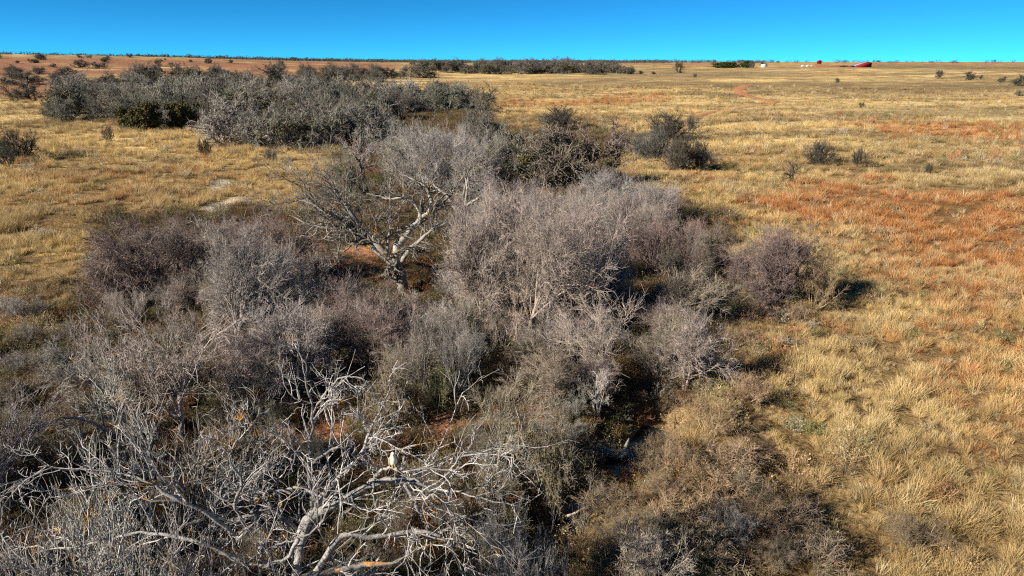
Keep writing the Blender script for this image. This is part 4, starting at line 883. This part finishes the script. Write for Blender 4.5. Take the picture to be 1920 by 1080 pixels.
# the other dead crowns at the bottom
def dead_at(px, top, Y, wm, label, var, tint=PALE, rz=0.0, kind='dead'):
    T = at(px, top, Y); x = float(T[0]); z = float(hgt(x, Y)[0])
    plant(kind, 0, 0, 0, 0, tint, label, 'tree', xyz=(x, Y, z), hm=float(T[2]-z), wm=wm, var=var, rz=rz, name='dead_tree')
dead_at(300, 690, 26.0, 10.0, 'grey dead tree with dark forked limbs and orange lichen behind the bleached one', 1, (0.32, 0.295, 0.265), 0.4, 'tangle')
dead_at(250, 830, 17.5, 7.5, 'dense pale dead crown filling the bottom corner', 0, (0.37, 0.345, 0.32), 2.0, 'tangle')
dead_at(60, 850, 19.5, 7.5, 'pale dead crown cut by the picture edge at the bottom corner', 1, (0.37, 0.345, 0.32), 4.0, 'tangle')
dead_at(400, 930, 15.5, 5.0, 'pale dead crown at the bottom beside the twisted limbs', 1, (0.37, 0.345, 0.32), 1.0, 'tangle')
dead_at(120, 940, 15.0, 6.0, 'lowest pale dead crown in the bottom corner', 0, (0.37, 0.345, 0.32), 5.0, 'tangle')
# the wood goes on beside the picture; these crowns shade the foot of the dead trees
for i, (x, y, h, w) in enumerate(((-17, 12, 9.5, 9), (-22, 19, 9, 9), (-12, 7, 9, 8), (-26, 26, 8, 9), (-9.2, 12.3, 8.6, 6.0), (-13, 14.5, 9, 6))):
    plant('tangle' if i > 3 else 'upright', 0, 0, 0, 0, GREY, 'bare tree of the same wood just outside the bottom corner', 'tree', 'trees just outside the bottom corner', xyz=(x, y, float(hgt(x, y)[0])), hm=h, wm=w, var=i)

# ------------------------------------------------------------------ bird on its branch
def lathe(profile, sides, squash=1.0):
    P = np.array(profile); an = 2*np.pi*np.arange(sides)/sides; n = len(P)
    V = np.stack([P[:, 0][:, None]+P[:, 2][:, None]*np.cos(an), P[:, 3][:, None]+P[:, 2][:, None]*squash*np.sin(an), np.repeat(P[:, 1][:, None], sides, 1)], -1).reshape(-1, 3)
    i = np.arange(n-1)[:, None]*sides; k = np.arange(sides)[None, :]; k2 = (k+1) % sides
    return V, np.stack([i+k, i+k2, i+sides+k2, i+sides+k], -1).reshape(-1, 4)
def bird():
    p = at(738, 873, 16.9)
    o = empty('hawk', tuple(p), 0.35)
    cream = plain('cream_plumage', (0.80, 0.72, 0.55), 0.8, 0.2, 30); brown = plain('brown_plumage', (0.30, 0.22, 0.15), 0.8, 0.35, 30); dark = plain('beak_dark', (0.05, 0.045, 0.04), 0.4, 0.1, 5); yel = plain('yellow_leg', (0.6, 0.4, 0.08), 0.6, 0.1, 5)
    # x, z, radius, y offset: tail end, belly, breast, neck, head, crown
    V, F = lathe([(0, -.06, .012, .075), (0, -.01, .045, .055), (0, .05, .088, .02), (0, .13, .115, 0), (0, .21, .118, -.005), (0, .28, .095, -.005), (0, .33, .066, -.008), (0, .37, .064, -.016), (0, .41, .062, -.02), (0, .44, .042, -.018), (0, .455, .008, -.015)], 14, 0.92)
    link('body', raw_mesh('hawk_body', V, [F], cream, True), o)
    for s in (-1, 1):
        V, F = lathe([(s*.085, -.10, .008, .10), (s*.098, .0, .03, .06), (s*.10, .12, .045, .03), (s*.095, .22, .05, .01), (s*.075, .29, .03, .0), (s*.05, .31, .005, 0)], 10, 1.5)
        link('wing', raw_mesh('hawk_wing', V, [F], brown, True), o)
        V, F = lathe([(s*.035, -.075, .012, -.02), (s*.035, -.02, .016, -.02), (s*.035, .05, .03, -.02)], 8); link('leg', raw_mesh('hawk_leg', V, [F], yel, True), o)
        V, F = lathe([(s*.04, .392, .004, -.075), (s*.04, .40, .011, -.072), (s*.04, .408, .004, -.075)], 8); link('eye', raw_mesh('hawk_eye', V, [F], dark, True), o)
    V = np.array([[-.03, .07, -.02], [.03, .07, -.02], [.045, .14, -.22], [-.045, .14, -.22], [-.03, .055, -.02], [.03, .055, -.02], [.045, .125, -.22], [-.045, .125, -.22]])
    F = np.array([[0, 1, 2, 3], [7, 6, 5, 4], [0, 4, 5, 1], [1, 5, 6, 2], [2, 6, 7, 3], [3, 7, 4, 0]])
    link('tail', raw_mesh('hawk_tail', V, [F], brown), o)
    V = np.array([[-.016, -.075, .39], [.016, -.075, .39], [0, -.075, .372], [0, -.112, .368], [0, -.09, .393]]); F = np.array([[0, 4, 3], [4, 1, 3], [1, 2, 3], [2, 0, 3], [0, 1, 4]])
    link('beak', raw_mesh('hawk_beak', V, [F], dark), o)
    tag(o, 'pale cream hawk perched upright on a bleached dead limb', 'bird')
    # the twig it stands on
bird()

# ------------------------------------------------------------------ fallen log in the creek
def tube_obj(name, pts, sides, mat, parent=None, origin=(0, 0, 0), color=None, cap=True, wob=0.06, seed=1):
    r = np.random.default_rng(seed); A = np.array(pts, float)
    P = (A[:, :3]-np.array(origin))[None]; R = A[:, 3][None]
    V, F, H = tubes(P, R*(1+wob*r.normal(size=R.shape)), sides, np.array([0.5])); Fs = [F]
    if cap:
        n = len(A); Fs += [np.arange(sides)[None, ::-1], (np.arange(sides)+(n-1)*sides)[None]]
    o = link(name, raw_mesh(name, V, Fs, mat, True, H), parent)
    if color: o.color = tuple(color)+(1,)
    return o
lx, ly, lz = (float(v[0]) for v in ground(1150, 856))
lo = empty('fallen_log', (lx, ly, lz))
def lp(px, py, r, dz=0.0):
    a, b = flat(px, py, lz+0.45); return [a, b, lz+0.45+dz, r]
tube_obj('trunk', [lp(1112, 838, .16, .25), lp(1128, 846, .22, .15), lp(1142, 850, .27), lp(1160, 852, .30), lp(1178, 851, .27)], 12, M_DEAD, lo, (lx, ly, lz), (0.42, 0.39, 0.35))
tube_obj('branch_stub', [lp(1168, 850, .14, 0), lp(1174, 844, .10, .35), lp(1179, 838, .06, .55)], 9, M_DEAD, lo, (lx, ly, lz), (0.30, 0.28, 0.25))
tag(lo, 'pale barkless fallen log with an upturned stub across the creek', 'log')

# ------------------------------------------------------------------ creek water
def creek_water():
    A = np.array(CREEK); t = np.linspace(0, len(A)-1, 60); x = np.interp(t, np.arange(len(A)), A[:, 0]); y = np.interp(t, np.arange(len(A)), A[:, 1])
    T = nrm(np.stack([np.gradient(x), np.gradient(y)], 1)); N = np.stack([-T[:, 1], T[:, 0]], 1); w = 0.75+0.3*fbm(t, t*0, 3, 2)
    z = np.full(60, -1.72); V = np.stack([np.stack([x+f*w*N[:, 0], y+f*w*N[:, 1], z], 1) for f in (-1, 0, 1)], 1).reshape(-1, 3)
    i = np.arange(59)[:, None]*3; k = np.arange(2)[None]
    m, nt, b = newmat('creek_water'); b.inputs['Base Color'].default_value = (0.012, 0.016, 0.018, 1); b.inputs['Roughness'].default_value = 0.06; b.inputs['Specular IOR Level'].default_value = 0.5
    nz = nd(nt, 'ShaderNodeTexNoise'); nz.inputs['Scale'].default_value = 5; bp = nd(nt, 'ShaderNodeBump'); bp.inputs['Strength'].default_value = 0.15
    nt.links.new(nz.outputs[0], bp.inputs['Height']); nt.links.new(bp.outputs[0], b.inputs['Normal'])
    o = link('creek_water', raw_mesh('creek_water', V, [np.stack([i+k, i+k+1, i+k+4, i+k+3], -1).reshape(-1, 4)], m, True)); tag(o, 'narrow dark creek water in the shaded channel', kind='structure')
creek_water()
# ------------------------------------------------------------------ dirt track on the plain
def strip(name, pix, w, mat, dz, label):
    px = np.interp(np.linspace(0, len(pix)-1, 90), np.arange(len(pix)), [p[0] for p in pix]); py = np.interp(np.linspace(0, len(pix)-1, 90), np.arange(len(pix)), [p[1] for p in pix])
    x, y, z = ground(px, py); T = nrm(np.stack([np.gradient(x), np.gradient(y)], 1)); N = np.stack([-T[:, 1], T[:, 0]], 1)
    r = np.random.default_rng(3); ww = w*(0.8+0.4*fbm(np.arange(90)/6., np.zeros(90), 9, 2))
    rowsv = []
    for f in (-1, -.4, .4, 1):
        xx = x+N[:, 0]*ww*f/2; yy = y+N[:, 1]*ww*f/2; rowsv.append(np.stack([xx, yy, hgt(xx, yy)+dz*(1 if abs(f) < 1 else 0.4)], 1))
    V = np.stack(rowsv, 1).reshape(-1, 3); i = np.arange(89)[:, None]*4; k = np.arange(3)[None]
    F = np.stack([i+k, i+k+1, i+k+5, i+k+4], -1).reshape(-1, 4)
    o = link(name, raw_mesh(name, V, [F], mat, True)); tag(o, label, kind='structure')
M_DIRT = plain('red_dirt', (0.36, 0.165, 0.07), 0.95, 0.25, 0.4)
strip('dirt_track', TRACK, 6.5, M_DIRT, 0.3, 'bend of red dirt track curving over the plain')
strip('dirt_track', TRACK2, 3.4, M_DIRT, 0.25, 'fainter end of the dirt track running down towards the small clump')

# ------------------------------------------------------------------ farm on the horizon and small man-made things
def boxmesh(name, x0, x1, y0, y1, z0, z1, mat):
    V = np.array([[x, y, z] for z in (z0, z1) for y in (y0, y1) for x in (x0, x1)], float)
    F = np.array([[0, 2, 3, 1], [4, 5, 7, 6], [0, 1, 5, 4], [1, 3, 7, 5], [3, 2, 6, 7], [2, 0, 4, 6]])
    return raw_mesh(name, V, [F], mat)
def prism(name, prof, y0, y1, mat):
    n = len(prof); V = np.array([[a, y, b] for y in (y0, y1) for a, b in prof]); q = np.arange(n)
    return raw_mesh(name, V, [np.stack([q, (q+1) % n, (q+1) % n+n, q+n], 1), q[None, ::-1], (q+n)[None]], mat)
M_RED = plain('barn_red', (0.22, 0.018, 0.022), 0.6, 0.15, 0.3); M_ROOF = plain('galvanised_roof', (0.22, 0.225, 0.29), 0.45, 0.12, 0.4); M_WHITE = plain('white_paint', (0.80, 0.79, 0.76), 0.6, 0.06, 0.5)
M_BLACK = plain('dark_opening', (0.02, 0.02, 0.022), 0.8, 0.1, 1); M_RUSTM = plain('rusty_rail', (0.22, 0.07, 0.045), 0.8, 0.3, 1); M_BRICK = plain('red_shingle', (0.30, 0.09, 0.07), 0.8, 0.2, 1); M_POST = plain('weathered_post', (0.16, 0.13, 0.10), 0.9, 0.3, 2)
M_GLASS = plain('window_dark', (0.04, 0.05, 0.06), 0.15, 0.1, 1)
def site(px, py):
    x, y, z = (float(v[0]) for v in ground(px, py)); m = y/FPX*1.053*0.95
    d = y*cP-(z-CAMZ)*sP
    return x, y, z, d/FPX          # metres per pixel
def thing(name, px, py, label, cat, rz=0.0, group=None):
    x, y, z, m = site(px, py); o = empty(name, (x, y, z-0.1), rz-math.atan2(x, y)*1.0); tag(o, label, cat, group); return o, m
o, m = thing('barn', 1612, 126, 'red metal barn with one long sloping grey roof', 'barn', 0.35)
u = m
prof = [(-9*u, 0), (-9*u, 2.6*u), (13*u, 9.6*u), (21*u, 7.6*u), (21*u, 0)]
link('wall', prism('barn_wall', prof, 0, 22*u, M_RED), o)
link('roof', prism('barn_roof', [(-9.6*u, 2.75*u), (13*u, 9.95*u), (21.6*u, 7.85*u), (21.6*u, 7.55*u), (13*u, 9.65*u), (-9.6*u, 2.45*u)], -0.5*u, 22.5*u, M_ROOF), o)
sd = link('lean_to', boxmesh('lean_to', -22*u, -9.1*u, 2*u, 14*u, 0, 2.6*u, M_RED), o); link('roof', boxmesh('lean_to_roof', -22.4*u, -9.1*u, 1.6*u, 14.4*u, 2.65*u, 3.0*u, M_ROOF), o)
link('door', boxmesh('lean_opening_panel', -16*u, -10*u, 1.8*u, 2.3*u, 0, 2.1*u, M_BLACK), o)  # black panel standing in for the shade inside the lean-to's opening
o, m = thing('water_tower', 1535, 125, 'red octagonal tank tower rising above the farm pens', 'tower'); u = m
V, F = lathe([(0, 5*u, .5*u, 0), (0, 5.2*u, 4*u, 0), (0, 10*u, 4*u, 0), (0, 10.1*u, 4.4*u, 0), (0, 12.2*u, .05, 0)], 8); link('tank', raw_mesh('tower_tank', V, [F], M_RED), o)
for a in range(4):
    ca, sa = math.cos(a*1.57+.78)*3*u, math.sin(a*1.57+.78)*3*u; link('leg', boxmesh('tower_leg', ca-.3*u, ca+.3*u, sa-.3*u, sa+.3*u, 0, 5.3*u, M_RED), o)
o, m = thing('cattle_pen', 1556, 126, 'long low dark red pen fence beside the barn', 'fence'); u = m
for i in range(12): link('post', boxmesh('pen_post', (-34+i*5.9)*u-.15*u, (-34+i*5.9)*u+.15*u, -.15*u, .15*u, 0, 3.1*u, M_RUSTM), o)
for j in range(4): link('rail', boxmesh('pen_rail', -34*u, 31*u, -.3*u, -.17*u, (.4+j*.72)*u, (.9+j*.72)*u, M_RUSTM), o)
for px, lab in ((1505, 'white trailer at the end of the farm row'), (1514, 'white trailer in the middle of the farm row'), (1522, 'white trailer nearest the long red pen')):
    o, m = thing('trailer', px, 125.5, lab, 'trailer', 0.2, 'white trailers by the farm'); u = m
    link('body', prism('trailer_body', [(-2.6*u, .7*u), (-2.6*u, 2.4*u), (-2.2*u, 2.8*u), (2.3*u, 2.8*u), (2.7*u, 2.2*u), (2.7*u, .7*u)], 0, 2*u, M_WHITE), o)
    for s in (-.8, .8): 
        V, F, H = tubes(np.array([[[s*u, -.1*u, .5*u], [s*u, .3*u, .5*u]]]), np.full((1, 2), .5*u), 10, np.array([.5])); link('wheel', raw_mesh('trailer_wheel', V, [F, np.arange(10)[None], (np.arange(10)+10)[None, ::-1]], M_BLACK), o)
o, m = thing('tractor', 1580, 126, 'black farm machine parked against the red pen', 'tractor'); u = m
link('body', prism('tractor_body', [(-5*u, .8*u), (-5*u, 2.2*u), (-1*u, 2.4*u), (-.6*u, 3.6*u), (2*u, 3.6*u), (2.4*u, 2.2*u), (5*u, 2*u), (5*u, .8*u)], 0, 2*u, M_BLACK), o)
for s, rr in ((-3.5, .9), (2.6, 1.4)):
    V, F, H = tubes(np.array([[[s*u, -.3*u, rr*u], [s*u, .3*u, rr*u]]]), np.full((1, 2), rr*u), 14, np.array([.5])); link('wheel', raw_mesh('tractor_wheel', V, [F, np.arange(14)[None], (np.arange(14)+14)[None, ::-1]], M_BLACK), o)
def house(px, py, w, h, rh, depth, wallm, roofm, label, rz=0.0):
    o, m = thing('house', px, py, label, 'house', rz); u = m
    link('wall', boxmesh('house_wall', -w/2*u, w/2*u, 0, depth*u, 0, h*u, wallm), o)
    n = [( -.4*u, h*u), (depth/2*u, (h+rh)*u), ((depth+.4)*u, h*u)]
    V = np.array([[x, y, z] for x in (-(w/2+.4)*u, (w/2+.4)*u) for y, z in n]); link('roof', raw_mesh('house_roof', V, [np.array([[0, 1, 4, 3], [1, 2, 5, 4], [2, 0, 3, 5]]), np.array([[0, 2, 1], [3, 4, 5]])], roofm), o)
    for k in (-.28, .2): link('window', boxmesh('house_window', (k*w-.6)*u, (k*w+.6)*u, -.12*u, .1*u, .35*h*u, .75*h*u, M_GLASS), o)
    link('door', boxmesh('house_door', -.4*u, .5*u, -.1*u, .1*u, 0, .7*h*u, M_BLACK), o)
house(1434, 126, 10, 3.2, 2.0, 6, M_WHITE, M_WHITE, 'small all white house at the end of the farmstead', 0.5)
house(1384, 126, 13, 3.6, 3.4, 8, M_WHITE, M_BRICK, 'white walled house with red roof between two evergreens', 0.0)
plant('evergreen', 1361, 127, 117, 32, (0.05, 0.06, 0.02), 'wide flat domed evergreen beside the red roofed house', 'tree', leaf=(0.055, 0.075, 0.02), name='evergreen_tree')
plant('evergreen', 1375, 127, 118, 20, (0.05, 0.06, 0.02), 'smaller evergreen merging with the flat domed one', 'tree', leaf=(0.055, 0.075, 0.02), name='evergreen_tree')
plant('evergreen', 1347, 127, 118.5, 22, (0.05, 0.06, 0.02), 'low end of the flat domed evergreen clump', 'tree', leaf=(0.055, 0.075, 0.02), name='evergreen_tree')
plant('evergreen', 1399, 127, 114, 18, (0.05, 0.06, 0.02), 'upright evergreen on the other side of the red roofed house', 'tree', leaf=(0.04, 0.065, 0.02), name='evergreen_tree')
plant('round', 1410, 127, 113, 18, (0.12, 0.11, 0.12), 'bare grey tree touching the upright evergreen', 'tree')
plant('round', 1432, 124, 113, 18, (0.12, 0.11, 0.12), 'bare grey tree behind the all white house', 'tree')
o, m = thing('white_shed', 1121, 135, 'low white shed at the edge of the distant wood', 'shed'); u = m
link('wall', boxmesh('shed_wall', -6*u, 6*u, 0, 5*u, 0, 3*u, M_WHITE), o); link('roof', boxmesh('shed_roof', -6.4*u, 6.4*u, -.4*u, 5.4*u, 3.05*u, 3.4*u, M_WHITE), o); link('door', boxmesh('shed_door', -4*u, -2.6*u, -.15*u, .1*u, .3*u, 2.2*u, M_BLACK), o)
o, m = thing('white_tank', 1107, 135, 'small white tank raised on posts beside the low shed', 'tank'); u = m
link('tank', boxmesh('tank_box', -3*u, 3*u, 0, 3*u, 2.4*u, 4.6*u, M_WHITE), o)
for s in (-2.6, 2.6): link('leg', boxmesh('tank_leg', (s-.3)*u, (s+.3)*u, .2*u, .8*u, 0, 2.4*u, M_POST), o); link('pole', boxmesh('tank_pole', (s-.15)*u, (s+.15)*u, 1*u, 1.3*u, 4.6*u, 9*u, M_POST), o)
o, m = thing('gate_frame', 1136, 134.5, 'white post and beam gate frame by the shed', 'gate'); u = m
for s in (-4, 4): link('post', boxmesh('gate_post', (s-.4)*u, (s+.4)*u, 0, .8*u, 0, 5.6*u, M_WHITE), o)
link('beam', boxmesh('gate_beam', -4.4*u, 4.4*u, -.1*u, .9*u, 5.65*u, 6.4*u, M_WHITE), o)
for px, py, h, lab in ((1225, 131, 9, 'thin utility pole far off between mound bushes and lone tree'), (1147, 147, 8, 'dark post standing alone before the gate frame')):
    o, m = thing('pole', px, py, lab, 'pole'); u = m
    link('post', boxmesh('pole_post', -.3*u, .3*u, -.3*u, .3*u, 0, h*u, M_POST), o); link('crossarm', boxmesh('pole_arm', -1*u, 1*u, -.45*u, -.31*u, (h-1)*u, (h-.6)*u, M_POST), o)
# small pale box on legs in the shade of the clump
x, y, z, m = site(1290, 313); o = empty('feeder_box', (x, y, z)); tag(o, 'small pale grey box on legs in the shade under the small clump', 'box')
link('body', boxmesh('feeder_body', -.28, .28, -.25, .25, .75, 1.35, plain('pale_metal', (0.62, 0.63, 0.65), 0.4, 0.1, 3)), o)
link('lid', boxmesh('feeder_lid', -.33, .33, -.3, .3, 1.36, 1.44, M_ROOF), o); link('tray', boxmesh('feeder_tray', -.3, .3, -.35, -.05, .35, .55, M_WHITE), o)
for a in (-.26, .26):
    for b in (-.2, .2): link('leg', boxmesh('feeder_leg', a-.03, a+.03, b-.03, b+.03, -.1, .74, M_POST), o)

# ------------------------------------------------------------------ woods along the horizon
def horizon_wood():
    r = np.random.default_rng(17); N = 4200
    a = np.radians(-46+92*r.random(N)); d = 3600+2600*r.random(N)
    deg = np.degrees(a); keep = r.random(N) < np.where(deg < 12, 1.0, np.where(deg < 20, 0.35, 0.05))
    a, d = a[keep], d[keep]; x, y = d*np.sin(a), d*np.cos(a); z = hgt(x, y); n = len(x)
    V, F, H, o = [], [], [], 0
    for i in range(n):
        h = (11+11*r.random()); w = h*(0.9+1.1*r.random()); k = 46
        c = np.array([x[i], y[i], z[i]+h*0.5]); dirs = nrm(r.normal(size=(k, 3))); p = c+dirs*np.array([w/1.4, w/1.4, h*0.5])*(r.random((k, 1))**0.4)
        t1 = nrm(r.normal(size=(k, 3)))*h*0.16; t2 = nrm(r.normal(size=(k, 3)))*h*0.16
        V.append(np.stack([p-t1, p+t2, p+t1], 1).reshape(-1, 3)); F.append(np.arange(3*k).reshape(-1, 3)+o); o += 3*k; H.append(np.repeat(r.random(k), 3))
    ob = link('distant_wood', raw_mesh('distant_wood', np.concatenate(V), [np.concatenate(F)], M_LEAF, False, np.concatenate(H))); ob.color = (0.065, 0.07, 0.06, 1)
    tag(ob, 'dark line of woods along the horizon', kind='stuff')
horizon_wood()
for px, b, t, w, lab in ((1640, 117, 111.5, 8, 'small dark tree behind the barn roof'), (1650, 116.5, 112.5, 14, 'dark tree clump on the skyline past the barn'), (1747, 117, 113.5, 6, 'tiny dark skyline tree over the plowed field'), (1865, 116, 111, 8, 'dark skyline tree near the picture corner'), (147, 107, 101.5, 10, 'round tree standing up on the left skyline')):
    plant('round', px, b, t, w, (0.06, 0.065, 0.07), lab, 'tree')
print('kind tris', {k: [v.tris for v in L] for k, L in KIND.items()})
